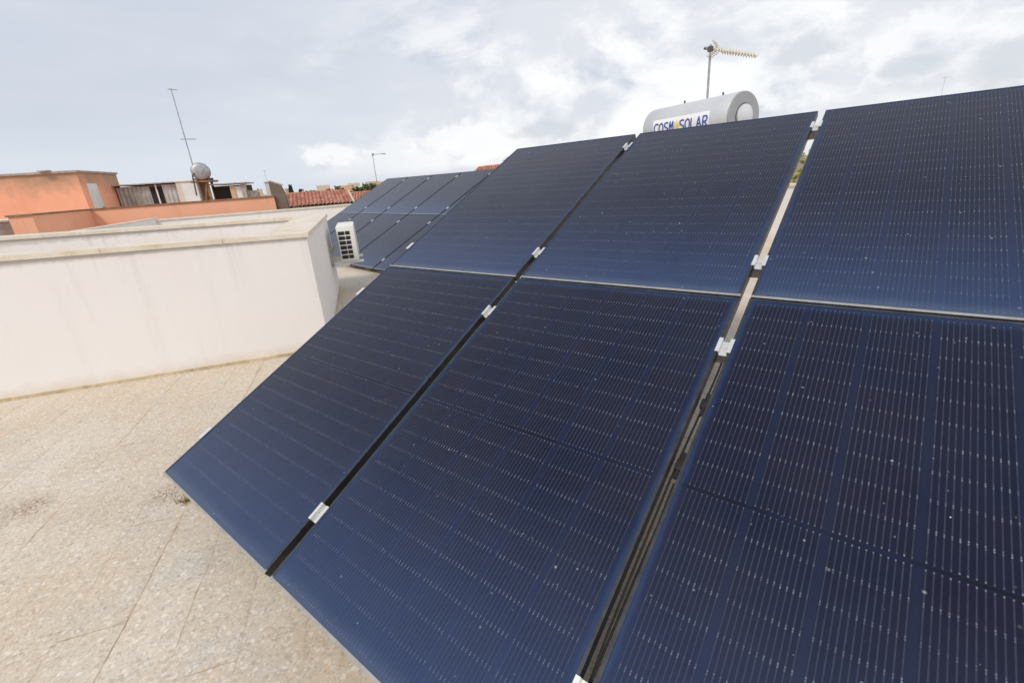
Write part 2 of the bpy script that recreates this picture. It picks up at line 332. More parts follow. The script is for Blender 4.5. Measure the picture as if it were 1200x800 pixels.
# solar glass: cells, busbars and dust in the panel's own coordinates (metres)
PW, PH = 1.134, 1.767
def f_cells(t, b):
    co = obco(t); x, y, z = t.xyz(co)
    rnd = t.new('ShaderNodeObjectInfo').outputs['Random']
    seed = t.m('MULTIPLY', rnd, 37.0)
    co2 = t.comb(t.m('ADD', x, seed), y, seed)
    xc = t.m('DIVIDE', t.m('SUBTRACT', x, 0.027), 0.18)
    inx = t.m('MULTIPLY', t.m('GREATER_THAN', xc, 0.0), t.m('LESS_THAN', xc, 6.0))
    fx = t.m('MULTIPLY', t.m('FRACT', xc), 0.18)
    bx = t.m('SUBTRACT', fx, 0.0128)
    bi = t.m('ROUND', t.m('DIVIDE', bx, 0.01404))
    bok = t.m('MULTIPLY', t.m('GREATER_THAN', bi, -0.5), t.m('LESS_THAN', bi, 11.5))
    bd = t.m('ABSOLUTE', t.m('SUBTRACT', bx, t.m('MULTIPLY', bi, 0.01404)))
    yy = t.m('SUBTRACT', t.m('ABSOLUTE', t.m('SUBTRACT', y, PH / 2)), 0.0065)
    yr = t.m('DIVIDE', yy, 0.08515)
    iny = t.m('MULTIPLY', t.m('GREATER_THAN', yr, 0.0), t.m('LESS_THAN', yr, 10.0))
    fy = t.m('FRACT', yr)
    dy = t.m('MULTIPLY', t.m('MINIMUM', fy, t.m('SUBTRACT', 1.0, fy)), 0.08515)
    dxc = t.m('MINIMUM', fx, t.m('SUBTRACT', 0.18, fx))
    cellm = t.m('MULTIPLY', t.m('MULTIPLY', inx, iny), t.m('MULTIPLY', t.m('GREATER_THAN', dy, 0.0009), t.m('GREATER_THAN', dxc, 0.0012)))
    cid = t.comb(t.m('FLOOR', xc), t.m('FLOOR', yr), t.m('ADD', t.m('GREATER_THAN', y, PH / 2), seed))
    wn = t.new('ShaderNodeTexWhiteNoise'); wn.noise_dimensions = '3D'; t.l.new(cid, wn.inputs[0])
    cell = t.mix(wn.outputs[0], (0.0045, 0.0082, 0.0265), (0.0065, 0.0082, 0.0235))
    cell = t.mix(t.lin(t.noise(co2, 3.3, 4, 0.6), 0.42, 0.70, 0, 0.45), cell, (0.0100, 0.0080, 0.0190))
    backing = t.mix(0.0, (0.006, 0.011, 0.036), (0, 0, 0))
    c = t.mix(cellm, backing, cell)
    # the bus-free strips between columns of cells read a little bluer
    c = t.mix(t.m('MULTIPLY', t.lin(dxc, 0.013, 0.007), 0.7), c, (0.0100, 0.0155, 0.0430))
    c = t.mix(t.m('MULTIPLY', t.lin(dy, 0.0011, 0.0006), 0.5), c, (0.006, 0.007, 0.012))
    # busbars run the length of each half, with a brighter solder dash at both sides of every cell joint
    bus = t.m('MULTIPLY', t.m('MULTIPLY', t.lin(bd, 0.0022, 0.0007), bok), t.m('MULTIPLY', inx, iny))
    glint = t.noise(co2, 30, 3, 0.6)
    c = t.mix(t.m('MULTIPLY', bus, t.lin(glint, 0.3, 0.7, 0.45, 0.85)), c, (0.042, 0.050, 0.080))
    dash = t.m('MULTIPLY', t.m('MULTIPLY', t.lin(dy, 0.0066, 0.0040), t.m('GREATER_THAN', dy, 0.0009)), t.m('MULTIPLY', t.lin(bd, 0.0021, 0.0009), bok))
    dash = t.m('MULTIPLY', dash, t.m('MULTIPLY', inx, iny))
    dash = t.m('MULTIPLY', dash, t.m('MULTIPLY', t.lin(t.noise(co2, 70, 2, 0.5), 0.36, 0.64, 0.15, 1.0), t.lin(t.noise(co2, 5, 3, 0.5), 0.35, 0.65, 0.45, 1.0)))
    c = t.mix(t.m('MULTIPLY', dash, 0.9), c, (0.25, 0.265, 0.31))
    # the dark bridge across the middle of the panel
    mid = t.m('LESS_THAN', t.m('ABSOLUTE', t.m('SUBTRACT', y, PH / 2)), 0.0038)
    c = t.mix(t.m('MULTIPLY', mid, t.lin(t.noise(t.comb(t.m('MULTIPLY', x, 1.0), seed, 0.0), 5.5, 0), 0.40, 0.56, 0.05, 0.8)), c, (0.005, 0.0055, 0.007))
    # dust: blue-grey film thicker along the edges, most along the lower edge; plus a blue sheen painted over the lower half
    ex = t.m('MINIMUM', x, t.m('SUBTRACT', PW, x))
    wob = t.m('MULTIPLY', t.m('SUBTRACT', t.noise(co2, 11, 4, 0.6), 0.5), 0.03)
    side = t.lin(t.m('ADD', ex, t.m('MULTIPLY', wob, 0.5)), 0.029, 0.012, smooth=True)
    low_sheen = t.m('POWER', t.lin(t.m('ADD', y, t.m('MULTIPLY', wob, 5.0)), 0.85, 0.0), 1.6)
    topr = t.lin(t.m('ADD', t.m('SUBTRACT', PH, y), wob), 0.055, 0.012, smooth=True)
    c = t.mix(t.m('MULTIPLY', low_sheen, 0.52), c, (0.050, 0.088, 0.200))  # blue coating reflection put into the colour, fading upwards
    dust = t.m('MAXIMUM', t.m('MULTIPLY', side, 0.62), t.m('MULTIPLY', topr, 0.40))
    c = t.mix(dust, c, (0.016, 0.045, 0.125))
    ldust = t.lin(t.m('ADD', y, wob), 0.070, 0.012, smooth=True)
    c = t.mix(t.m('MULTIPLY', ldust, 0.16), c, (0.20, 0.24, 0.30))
    film = t.lin(t.noise(co2, 2.2, 6, 0.6), 0.35, 0.75, 0.0, 0.018)
    c = t.mix(film, c, (0.36, 0.36, 0.36))
    # specks and droppings
    v = t.new('ShaderNodeTexVoronoi'); t.l.new(co2, v.inputs['Vector']); v.inputs['Scale'].default_value = 34
    vc = t.xyz(v.outputs['Color'])
    sp = t.m('MULTIPLY', t.lin(v.outputs['Distance'], t.m('MULTIPLY', vc[1], 0.19), 0.0), t.m('GREATER_THAN', vc[0], 0.74))
    sp = t.m('MULTIPLY', sp, t.lin(t.noise(co2, 6, 3), 0.40, 0.55))
    v2 = t.new('ShaderNodeTexVoronoi'); t.l.new(t.mapping(co2, loc=(3.3, 1.7, 0)), v2.inputs['Vector']); v2.inputs['Scale'].default_value = 8
    vc2 = t.xyz(v2.outputs['Color'])
    rag = t.m('MULTIPLY', t.m('SUBTRACT', t.noise(co2, 150, 3, 0.7), 0.5), 0.07)
    sp2 = t.m('MULTIPLY', t.m('LESS_THAN', t.m('ADD', v2.outputs['Distance'], rag), t.m('MULTIPLY', vc2[1], 0.034)), t.m('GREATER_THAN', vc2[0], 0.74))
    spots = t.m('MAXIMUM', t.m('MULTIPLY', sp, 0.7), sp2)
    c = t.mix(spots, c, (0.46, 0.46, 0.45))
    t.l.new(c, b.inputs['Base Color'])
    rg = t.lin(t.noise(co2, 3.5, 5, 0.6), 0.3, 0.7, 0.15, 0.24)
    t.l.new(t.m('ADD', rg, t.m('MULTIPLY', t.m('MAXIMUM', dust, spots), 0.35)), b.inputs['Roughness'])
    b.inputs['IOR'].default_value = 1.33; b.inputs['Sheen Weight'].default_value = 0.05; b.inputs['Sheen Roughness'].default_value = 0.16; b.inputs['Sheen Tint'].default_value = (1.0, 0.95, 0.92, 1); b.inputs['Specular Tint'].default_value = (1.0, 0.94, 0.93, 1)
    wv = t.noise(co2, 1.6, 2, 0.5)
    bump(t, b, t.m('ADD', wv, t.m('MULTIPLY', t.noise(co2, 260, 2), 0.005)), 0.06, 0.01)
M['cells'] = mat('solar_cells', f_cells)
def f_frame(t, b):
    co = obco(t)
    n = t.noise(co, 14, 6, 0.65)
    c = t.ramp(n, (0.3, (0.040, 0.044, 0.052)), (0.7, (0.085, 0.090, 0.100)))
    low = t.m('MULTIPLY', t.lin(t.xyz(co)[1], 0.016, 0.009), t.m('GREATER_THAN', t.xyz(co)[2], -0.003))
    c = t.mix(t.m('MULTIPLY', low, t.lin(n, 0.25, 0.6, 0.55, 0.9)), c, (0.40, 0.40, 0.385))
    t.l.new(c, b.inputs['Base Color']); t.l.new(t.lin(low, 0, 1, 0.7, 0.15), b.inputs['Metallic']); b.inputs['Roughness'].default_value = 0.42
M['frame'] = mat('anodised_frame', f_frame)
M['back'] = simple('black_backsheet', (0.02, 0.02, 0.022), 0.6)

# ------------------------------------------------------------------ mesh helpers
class MB:
    def __init__(self): self.bm = bmesh.new()
    def _xf(self, verts, m):
        if m is not None: bmesh.ops.transform(self.bm, matrix=m, verts=verts)
    def box(self, x0, x1, y0, y1, z0, z1, m=None, bev=0.0):
        g = bmesh.ops.create_cube(self.bm, size=1.0); vs = g['verts']
        for v in vs:
            v.co = Vector(((x0 + x1) / 2 + v.co.x * (x1 - x0), (y0 + y1) / 2 + v.co.y * (y1 - y0), (z0 + z1) / 2 + v.co.z * (z1 - z0)))
        if bev > 0:
            es = list({e for v in vs for e in v.link_edges})
            r = bmesh.ops.bevel(self.bm, geom=es, offset=bev, segments=2, affect='EDGES', profile=0.5)
            vs = list({v for f in r['faces'] for v in f.verts} | {v for v in vs if v.is_valid})
        self._xf(vs, m); return vs
    def tube(self, p0, p1, r0, r1=None, n=12, caps=True):
        p0 = Vector(p0); p1 = Vector(p1); r1 = r0 if r1 is None else r1
        d = p1 - p0; L = d.length
        g = bmesh.ops.create_cone(self.bm, cap_ends=caps, segments=n, radius1=r0, radius2=r1, depth=L)
        q = Vector((0, 0, 1)).rotation_difference(d.normalized())
        self._xf(g['verts'], Matrix.Translation((p0 + p1) / 2) @ q.to_matrix().to_4x4()); return g['verts']
    def path(self, pts, r, n=8):
        for a, b in zip(pts, pts[1:]): self.tube(a, b, r, r, n)
        for p in pts[1:-1]:
            g = bmesh.ops.create_icosphere(self.bm, subdivisions=1, radius=r * 1.02); self._xf(g['verts'], Matrix.Translation(p))
    def prism(self, poly, z0, z1, m=None):
        lo = [self.bm.verts.new((x, y, z0)) for x, y in poly]; hi = [self.bm.verts.new((x, y, z1)) for x, y in poly]
        n = len(poly); self.bm.faces.new(lo[::-1]); self.bm.faces.new(hi)
        for i in range(n): self.bm.faces.new((lo[i], lo[(i + 1) % n], hi[(i + 1) % n], hi[i]))
        self._xf(lo + hi, m); return lo + hi
    def lathe(self, prof, n=32, m=None):
        rings = []
        for r, z in prof:
            rings.append([self.bm.verts.new((r * math.cos(2 * math.pi * i / n), r * math.sin(2 * math.pi * i / n), z)) for i in range(n)])
        for a, b in zip(rings, rings[1:]):
            for i in range(n): self.bm.faces.new((a[i], a[(i + 1) % n], b[(i + 1) % n], b[i]))
        self.bm.faces.new(rings[0][::-1]); self.bm.faces.new(rings[-1])
        self._xf([v for r in rings for v in r], m)
    def quad(self, *pts):
        self.bm.faces.new([self.bm.verts.new(p) for p in pts])
    def build(self, name, material, parent=None, smooth=False, mw=None):
        bmesh.ops.recalc_face_normals(self.bm, faces=self.bm.faces[:])
        me = bpy.data.meshes.new(name); self.bm.to_mesh(me); self.bm.free()
        me.materials.append(material)
        if smooth:
            me.polygons.foreach_set('use_smooth', [True] * len(me.polygons))
            me.set_sharp_from_angle(angle=R(38))
        o = bpy.data.objects.new(name, me); COL.objects.link(o)
        if parent: o.parent = parent
        if mw is not None: o.matrix_local = mw
        return o
def tag(o, label=None, cat=None, group=None, kind=None):
    if label: o['label'] = label
    if cat: o['category'] = cat
    if group: o['group'] = group
    if kind: o['kind'] = kind
    return o
def empty(name, mw, label, cat, group=None):
    o = bpy.data.objects.new(name, None); COL.objects.link(o); o.empty_display_size = 0.2
    o.matrix_world = mw; return tag(o, label, cat, group)
CH = {}
def copy_tree(o, parent=None):
    c = o.copy(); COL.objects.link(c)
    if parent: c.parent = parent
    for ch in [x for x in bpy.data.objects if x.parent == o]: copy_tree(ch, c)
    return c
FAB = Matrix(((EA.x, EB.x, 0, 0), (EA.y, EB.y, 0, 0), (0, 0, 1, 0), (0, 0, 0, 1)))   # roof grid: x = away from viewer along the paving, y = to the right
def at(a, b, z=0.0): return FAB @ Matrix.Translation((a, b, z))
def polar(az, dist, z): return Vector((CAM.x + dist * math.cos(R(az)), CAM.y + dist * math.sin(R(az)), z))

# ------------------------------------------------------------------ setting
GZ = -7.0
m = MB(); m.box(-1500, 1500, -1500, 1500, GZ - 0.5, GZ); tag(m.build('ground', M['ground']), kind='structure')
m = MB(); m.box(-7.5, 13.0, -11.0, 9.0, -0.4, 0.0, FAB); tag(m.build('roof_terrace', M['paving']), kind='structure')
m = MB(); m.box(-7.3, 12.9, -10.8, 8.9, GZ, -0.402, FAB); tag(m.build('building_base', M['house_white']), kind='structure')
m = MB(); m.box(-60, 14 - 0.9, -40, -13.5, GZ, GZ + 0.02, FAB); tag(m.build('street', M['asphalt']), kind='structure')

# low lightwell wall with its wide stone coping
LA0, LA1, LB1, LB0, TH, TN = 2.22, 5.42, 0.68, -9.0, 0.36, 0.24
lw = empty('lightwell_wall', at(LA0, LB1), 'low white plastered wall with wide stone coping around an open well, on the left of the terrace', 'wall')
def LWz(b): return 1.11 + 0.018 * (0.68 - b)
def ringseg(mb, a0, a1, b0, b1, z0, zt):
    vs = []
    for (a, b) in ((a0, b0), (a1, b0), (a1, b1), (a0, b1)):
        vs.append((mb.bm.verts.new((a, b, z0)), mb.bm.verts.new((a, b, zt(b)))))
    lo = [v[0] for v in vs]; hi = [v[1] for v in vs]
    mb.bm.faces.new(lo[::-1]); mb.bm.faces.new(hi)
    for i in range(4): mb.bm.faces.new((lo[i], lo[(i + 1) % 4], hi[(i + 1) % 4], hi[i]))
inv = lw.matrix_world.inverted() @ FAB
def lwpart(name, material, segs):
    mb = MB()
    for s in segs: ringseg(mb, *s)
    o = mb.build(name, material, lw); o.data.transform(inv); return o
lwpart('wall', M['plaster'], [(LA0, LA0 + TN, LB0, LB1, 0, LWz), (LA0 + TN, LA1 - TH, LB1 - TH, LB1, 0, LWz), (LA1 - TH, LA1, LB0, LB1, 0, LWz)])
def copz(b): return LWz(b) + 0.040
def coping(o):
    for v in o.data.vertices: pass
mb = MB()
ov = 0.022
def copseg(a0, a1, b0, b1):
    vs = []
    for (a, b) in ((a0, b0), (a1, b0), (a1, b1), (a0, b1)):
        vs.append((mb.bm.verts.new((a, b, LWz(b) + 0.001)), mb.bm.verts.new((a, b, copz(b)))))
    lo = [v[0] for v in vs]; hi = [v[1] for v in vs]
    mb.bm.faces.new(lo[::-1]); mb.bm.faces.new(hi)
    for i in range(4): mb.bm.faces.new((lo[i], lo[(i + 1) % 4], hi[(i + 1) % 4], hi[i]))
bcur = LB0
while bcur < LB1 - TH - 0.1:                      # near slabs, with thin joints
    nb = min(bcur + 0.90, LB1 + ov)
    if LB1 - nb < 0.5: nb = LB1 + ov
    copseg(LA0 - ov, LA0 + TN + ov, bcur + 0.003, nb - 0.001); bcur = nb
for a0, a1 in ((LA0 + TN + ov + 0.004, 3.75), (3.754, LA1 - TH - ov - 0.004)):
    copseg(a0, a1, LB1 - TH - ov, LB1 + ov)
bcur = LB0
while bcur < LB1 - TH - 0.1:
    nb = min(bcur + 0.90, LB1 + ov)
    if LB1 - nb < 0.5: nb = LB1 + ov
    copseg(LA1 - TH - ov, LA1 + ov, bcur + 0.003, nb - 0.001); bcur = nb
o = mb.build('coping', M['coping'], lw); o.data.transform(inv)
mb = MB(); mb.box(LA0 - 0.010, LA0 + 0.0, LB0, LB1 + 0.010, 0.0, 0.028); mb.box(LA0, LA1, LB1, LB1 + 0.010, 0.0, 0.028)
o = mb.build('skirting', M['skirt'], lw); o.data.transform(inv)

# boundary wall of the terrace
BA, BB = 12.9, -4.15
bw = empty('boundary_wall', at(BA, BB), 'white terrace boundary wall with thin stone coping, beyond the lightwell and below the orange wall', 'wall')
inv = bw.matrix_world.inverted() @ FAB
mb = MB(); mb.box(BA, BA + 0.18, BB, 9.0, 0, 0.99); mb.box(2.0, BA + 0.18, BB - 0.18, BB - 0.001, 0, 1.03)
o = mb.build('wall', M['plaster'], bw); o.data.transform(inv)
mb = MB(); mb.box(BA - 0.03, BA + 0.21, BB - 0.0, 9.0, 0.991, 1.028); mb.box(2.0, BA + 0.21, BB - 0.21, BB + 0.03 - 0.034, 1.031, 1.066)
o = mb.build('coping', M['coping'], bw); o.data.transform(inv)
# rear wall behind the near array
rw = empty('rear_wall', at(3, 8.6), 'cream rear terrace wall seen through the gap between the panels', 'wall')
mb = MB(); mb.box(-10.4, 9.85, 0, 0.2, 0, 1.0); mb.build('wall', M['plaster'], rw)
mb = MB(); mb.box(-10.4, 9.85, -0.03, 0.23, 1.001, 1.04); mb.build('coping', M['coping'], rw)

# ------------------------------------------------------------------ solar arrays
def make_panel():
    root = bpy.data.objects.new('photovoltaic_module', None); COL.objects.link(root); root.empty_display_size = 0.2
    mb = MB(); f = 0.011
    for (x0, x1, y0, y1) in ((0, f, 0, PH), (PW - f, PW, 0, PH), (f, PW - f, 0, f), (f, PW - f, PH - f, PH)):
        mb.box(x0, x1, y0, y1, -0.035, 0.0, bev=0.0012)
    # inner return flanges at the back
    for (x0, x1, y0, y1) in ((f, 0.03, f, PH - f), (PW - 0.03, PW - f, f, PH - f), (0.03, PW - 0.03, f, 0.03), (0.03, PW - 0.03, PH - 0.03, PH - f)):
        mb.box(x0, x1, y0, y1, -0.035, -0.0335)
    mb.build('frame', M['frame'], root)
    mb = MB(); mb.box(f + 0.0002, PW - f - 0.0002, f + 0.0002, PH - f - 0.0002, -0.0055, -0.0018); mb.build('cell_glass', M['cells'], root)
    mb = MB(); mb.box(f + 0.001, PW - f - 0.001, f + 0.001, PH - f - 0.001, -0.0068, -0.0058); mb.build('backsheet', M['back'], root)
    mb = MB()
    mb.box(PW / 2 - 0.06, PW / 2 + 0.06, PH / 2 - 0.02, PH / 2 + 0.02, -0.022, -0.007)
    mb.build('junction_box', M['rubber'], root)
    return root
def arr_mat(origin, tilt, th, slope):
    U = Vector((math.cos(slope), 0, math.sin(slope)))
    V = Vector((-math.sin(tilt) * math.sin(slope), math.cos(tilt), math.sin(tilt) * math.cos(slope)))
    N = U.cross(V)
    m_ = Matrix(((U.x, V.x, N.x, 0), (U.y, V.y, N.y, 0), (U.z, V.z, N.z, 0), (0, 0, 0, 1)))
    return Matrix.Translation(origin) @ Matrix.Rotation(th, 4, 'Z') @ m_
GR = 0.0100
ARR1 = arr_mat((0, 0, 0.2), 0.4501, 0.0, 0.0085); U1 = [0.0, PW + 0.0395, 2 * PW + 0.0785]
ARR2 = arr_mat((-9.085, 5.19, 0.10), 0.457, -0.144, 0.0); U2 = [i * (PW + 0.033) for i in range(5)]
panel0 = make_panel(); used = False
POS1 = ['left end', 'middle column', 'right edge of photo']
POS2 = ['far left column', 'second column from the left', 'middle column', 'second column from the right', 'right column behind near panels']
for (AM, US, POS, tx, grp) in ((ARR1, U1, POS1, 'dark blue solar panel, near array {} row, {}', 'panels of the near solar array'),
                               (ARR2, U2, POS2, 'dark solar panel, far array {} row, {}', 'panels of the far solar array')):
    for i, u in enumerate(US):
        for row in (0, 1):
            o = copy_tree(panel0) if used else panel0; used = True
            o.matrix_world = AM @ Matrix.Translation((u + random.uniform(-.001, .001), row * (PH + GR), random.uniform(-.0008, .0008)))
            tag(o, tx.format('upper' if row else 'lower', POS[i]), 'solar panel', grp)

def make_rack(AM, US, label, floor_z):
    rk = empty('mounting_rack', AM, label, 'panel rack', 'racks carrying the solar panels')
    u0_, u1_ = -0.04, US[-1] + PW + 0.04
    VS = (0.262, 1.484, 2.018, 3.35)
    for v in VS:
        mb = MB(); mb.box(u0_, u1_, v - 0.02, v + 0.02, -0.078, -0.0365); mb.box(u0_ - .001, u1_ + .001, v - 0.004, v + 0.004, -0.0364, -0.0355)
        mb.build('rail', M['rail'], rk)
    # clamps
    gaps = [None] + [(US[i] + PW, US[i + 1]) for i in range(len(US) - 1)] + [None]
    cl = None
    for gi, g in enumerate(gaps):
        for v in VS:
            mb = MB(); L = 0.036
            if g:
                w = g[1] - g[0]; c = (g[0] + g[1]) / 2; h = w / 2
                x0, x1 = c - h - 0.0085, c - h + 0.004
                mb.box(c - h - 0.008, c - h + 0.006, -L, L, 0.0012, 0.0046); mb.box(c + h - 0.006, c + h + 0.008, -L, L, 0.0012, 0.0046)
                mb.box(c - h + 0.003, c - h + 0.006, -L, L, -0.020, 0.0010); mb.box(c + h - 0.006, c + h - 0.003, -L, L, -0.020, 0.0010)
                mb.box(c - h + 0.006, c + h - 0.006, -L, L, -0.020, -0.017)
                mb.tube((c, 0, -0.017), (c, 0, -0.009), 0.0065, n=6)
            else:
                s = -1 if gi == 0 else 1; e = -0.0 if gi == 0 else US[-1] + PW
                xa, xb = sorted((e - s * 0.009, e + s * 0.018)); mb.box(xa, xb, -L, L, 0.0012, 0.0046)
                xa, xb = sorted((e + s * 0.002, e + s * 0.005)); mb.box(xa, xb, -L, L, -0.036, 0.0010)
                xa, xb = sorted((e + s * 0.005, e + s * 0.020)); mb.box(xa, xb, -L, L, -0.036, -0.033)
            mb.build('clamp', M['alu'], rk, mw=Matrix.Translation((0, v, 0)))
    rg = random.Random(31)
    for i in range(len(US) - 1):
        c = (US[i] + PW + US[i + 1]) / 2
        for dx in (-0.016, -0.006):  # black tubes added under each gap to darken it, standing in for shade
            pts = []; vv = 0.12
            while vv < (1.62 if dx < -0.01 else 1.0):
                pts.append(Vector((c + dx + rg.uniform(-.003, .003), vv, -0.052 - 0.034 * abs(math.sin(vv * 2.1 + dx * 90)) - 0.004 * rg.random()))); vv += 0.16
            mb = MB(); mb.path(pts, 0.0038, 6); mb.build('gap_shade_tube', M['rubber'], rk, True)
        for vv in (0.93, 1.22):
            mb = MB(); q = vv + rg.uniform(-.05, .05)
            mb.box(c - 0.016, c + 0.010, q - 0.020, q + 0.020, -0.062, -0.044, bev=0.003); mb.tube((c - 0.003, q - 0.05, -0.053), (c - 0.003, q + 0.05, -0.053), 0.0065, n=10)
            mb.build('cable_connector', M['rubber'], rk, True)
    # triangular supports in world upright orientation
    inv_ = AM.inverted()
    n = max(3, len(US))
    for k in range(n):
        u = 0.30 + (u1_ - 0.64) * k / (n - 1)
        top = lambda v, dz=0.0: AM @ Vector((u, v, -0.08 + dz))
        mb = MB()
        q0, q1 = top(0.10), top(3.45)
        yax = (q1 - q0).normalized(); xax = (AM.to_3x3() @ Vector((1, 0, 0))).normalized(); zax = xax.cross(yax)
        B = Matrix(((xax.x, yax.x, zax.x, q0.x), (xax.y, yax.y, zax.y, q0.y), (xax.z, yax.z, zax.z, q0.z), (0, 0, 0, 1)))
        mb.box(-0.02, 0.02, 0, (q1 - q0).length, -0.04, -0.0006, B)
        for v in (1.85, 3.40):
            a = top(v, -0.042); mb.tube((a.x, a.y, floor_z + 0.145), a, 0.02, n=8)
        a, b2 = top(1.9, -0.05), top(3.38, -0.05)
        mb.tube((a.x, a.y, floor_z + 0.2), b2, 0.014, n=8)
        mb.bm.transform(inv_); mb.build('support_frame', M['rail'], rk)
        for v in (0.30, 1.85, 3.40):
            a = top(v); mb = MB()
            hgt = min(0.14, a.z - 0.05 - floor_z)
            X = Vector((xax.x, xax.y, 0)).normalized(); Y = Vector((-X.y, X.x, 0))
            T = Matrix(((X.x, Y.x, 0, a.x), (X.y, Y.y, 0, a.y), (0, 0, 1, floor_z), (0, 0, 0, 1)))
            mb.box(-0.10, 0.10, -0.20, 0.20, 0.0005, max(hgt, 0.04), T, bev=0.006); mb.bm.transform(inv_); mb.build('ballast_block', M['concrete'], rk)
    return rk
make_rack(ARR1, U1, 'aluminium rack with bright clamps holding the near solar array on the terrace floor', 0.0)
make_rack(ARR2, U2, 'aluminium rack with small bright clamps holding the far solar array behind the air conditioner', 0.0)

# ------------------------------------------------------------------ air conditioner on the end wall
ac = empty('air_conditioner', at(4.5, 0.825, 0.52), 'white outdoor air conditioner unit bracketed to the end of the lightwell wall', 'air conditioner')
mb = MB(); mb.box(0, 0.78, 0, 0.245, 0, 0.495, bev=0.022); mb.build('casing', M['white_aged'], ac, True)
mb = MB()
y0, y1 = 0.022, 0.178
cols = [(y0, 0.105), (0.117, y1)]
for r in range(6):
    z0 = 0.040 + r * 0.066
    for (c0, c1) in cols: mb.box(-0.0025, 0.004, c0, c1, z0, z0 + 0.050)
mb.build('side_grille', M['dark'], ac)
mb = MB()
for r in range(6):
    z0 = 0.040 + r * 0.066
    for k in range(1, 4): mb.box(-0.0045, -0.0026, y0, y1, z0 + k * 0.0125 - 0.001, z0 + k * 0.0125 + 0.001)
mb.build('grille_slats', M['steel_dark'], ac)
mb = MB()
for k in range(9):
    rad = 0.04 + k * 0.02
    pts = [Vector((0.30 + rad * math.cos(a * math.pi / 12), 0.250, 0.245 + rad * math.sin(a * math.pi / 12))) for a in range(25)]
    for a_, b_ in zip(pts, pts[1:]): mb.tube(a_, b_, 0.003, n=5, caps=False)
mb.build('fan_guard', M['white_metal'], ac)
mb = MB(); mb.tube((0.30, 0.2455, 0.245), (0.30, 0.2475, 0.245), 0.21, n=36); mb.build('fan_opening', M['dark'], ac)
for xx in (0.06, 0.62):
    mb = MB(); mb.box(xx, xx + 0.035, -0.142, -0.138, -0.06, 0.40); mb.box(xx, xx + 0.035, -0.138, 0.30, -0.032, -0.002); mb.box(xx, xx + 0.004, -0.138, 0.10, -0.075, -0.033)
    mb.build('wall_bracket', M['white_metal'], ac)
mb = MB()
for k, zz in enumerate((0.27, 0.22)):
    mb.path([Vector((0.03, -0.001, zz)), Vector((0.00, -0.05, zz - 0.01)), Vector((0.02, -0.10, zz - 0.10 - .03 * k)), Vector((0.03, -0.115, -0.02)), Vector((0.04, -0.125, -0.06))], 0.011 + 0.004 * k)
mb.build('pipe', M['corr'], ac, True)

# ------------------------------------------------------------------ solar water heater
P1 = Vector((1.11, 6.41, 2.02)); az2 = R(111.75); P2 = Vector((CAM.x + 8.05 * math.cos(az2), CAM.y + 8.05 * math.sin(az2), 2.02))
ax = (P2 - P1); TL = ax.length; ax.normalize()
side = Vector((-ax.y, ax.x, 0))          # horizontal, to be the side away or towards the viewer
if side.dot(CAM - P1) < 0: side = -side
upv = Vector((0, 0, 1))
HM = Matrix(((ax.x, side.x, 0, P1.x), (ax.y, side.y, 0, P1.y), (0, 0, 1, P1.z), (0, 0, 0, 1)))
wh = empty('solar_water_heater', HM @ Matrix.Translation((0, 0, -2.02)), 'silver horizontal water heater drum with blue lettered white sign, behind the near panels', 'water heater')
TR_ = 0.285
LAX = Matrix(((0, 0, 1, 0), (0, 1, 0, 0), (-1, 0, 0, 2.02), (0, 0, 0, 1)))    # lathe z -> local x
mb = MB(); mb.lathe([(TR_ - 0.05, 0.004), (TR_ - 0.004, 0.005), (TR_, 0.012), (TR_, TL - 0.02), (TR_ - 0.012, TL - 0.004), (TR_ - 0.05, TL)], 56, LAX)
mb.build('drum', M['tank'], wh, True)
mb = MB(); mb.lathe([(TR_ - 0.010, -0.012), (TR_ - 0.004, -0.006), (TR_ - 0.003, 0.004)], 56, LAX); mb.build('end_cap', M['tank_end'], wh, True)
mb = MB(); mb.lathe([(0.125, -0.040), (0.135, -0.034), (0.135, -0.010)], 40, LAX); mb.build('flange_cover', M['tank'], wh, True)
mb = MB(); mb.lathe([(0.148, -0.0165), (0.150, -0.014), (0.150, -0.008)], 40, LAX); mb.build('seal_ring', M['steel_dark'], wh, True)
mb = MB()
for q in (0.33, 0.98):
    mb = MB(); mb.tube((q, 0, 2.02 + TR_ - 0.005), (q, 0, 2.02 + TR_ + 0.035), 0.012, n=10); mb.build('top_fitting', M['steel_dark'], wh)
# the curved sign on the drum's front, from x s0..s1, angle range
def on_drum(x, ang, r): return Vector((x, r * math.cos(ang), 2.02 + r * math.sin(ang)))
mb = MB(); s0, s1, g0, g1 = 0.27, 1.29, R(-32), R(21)
K = 14
for i in range(K):
    a0 = g0 + (g1 - g0) * i / K; a1 = g0 + (g1 - g0) * (i + 1) / K
    mb.quad(on_drum(s0, a0, TR_ + .002), on_drum(s1, a0, TR_ + .002), on_drum(s1, a1, TR_ + .002), on_drum(s0, a1, TR_ + .002))
bmesh.ops.remove_doubles(mb.bm, verts=mb.bm.verts[:], dist=1e-5)
sign = mb.build('sign', M['label_white'], wh)
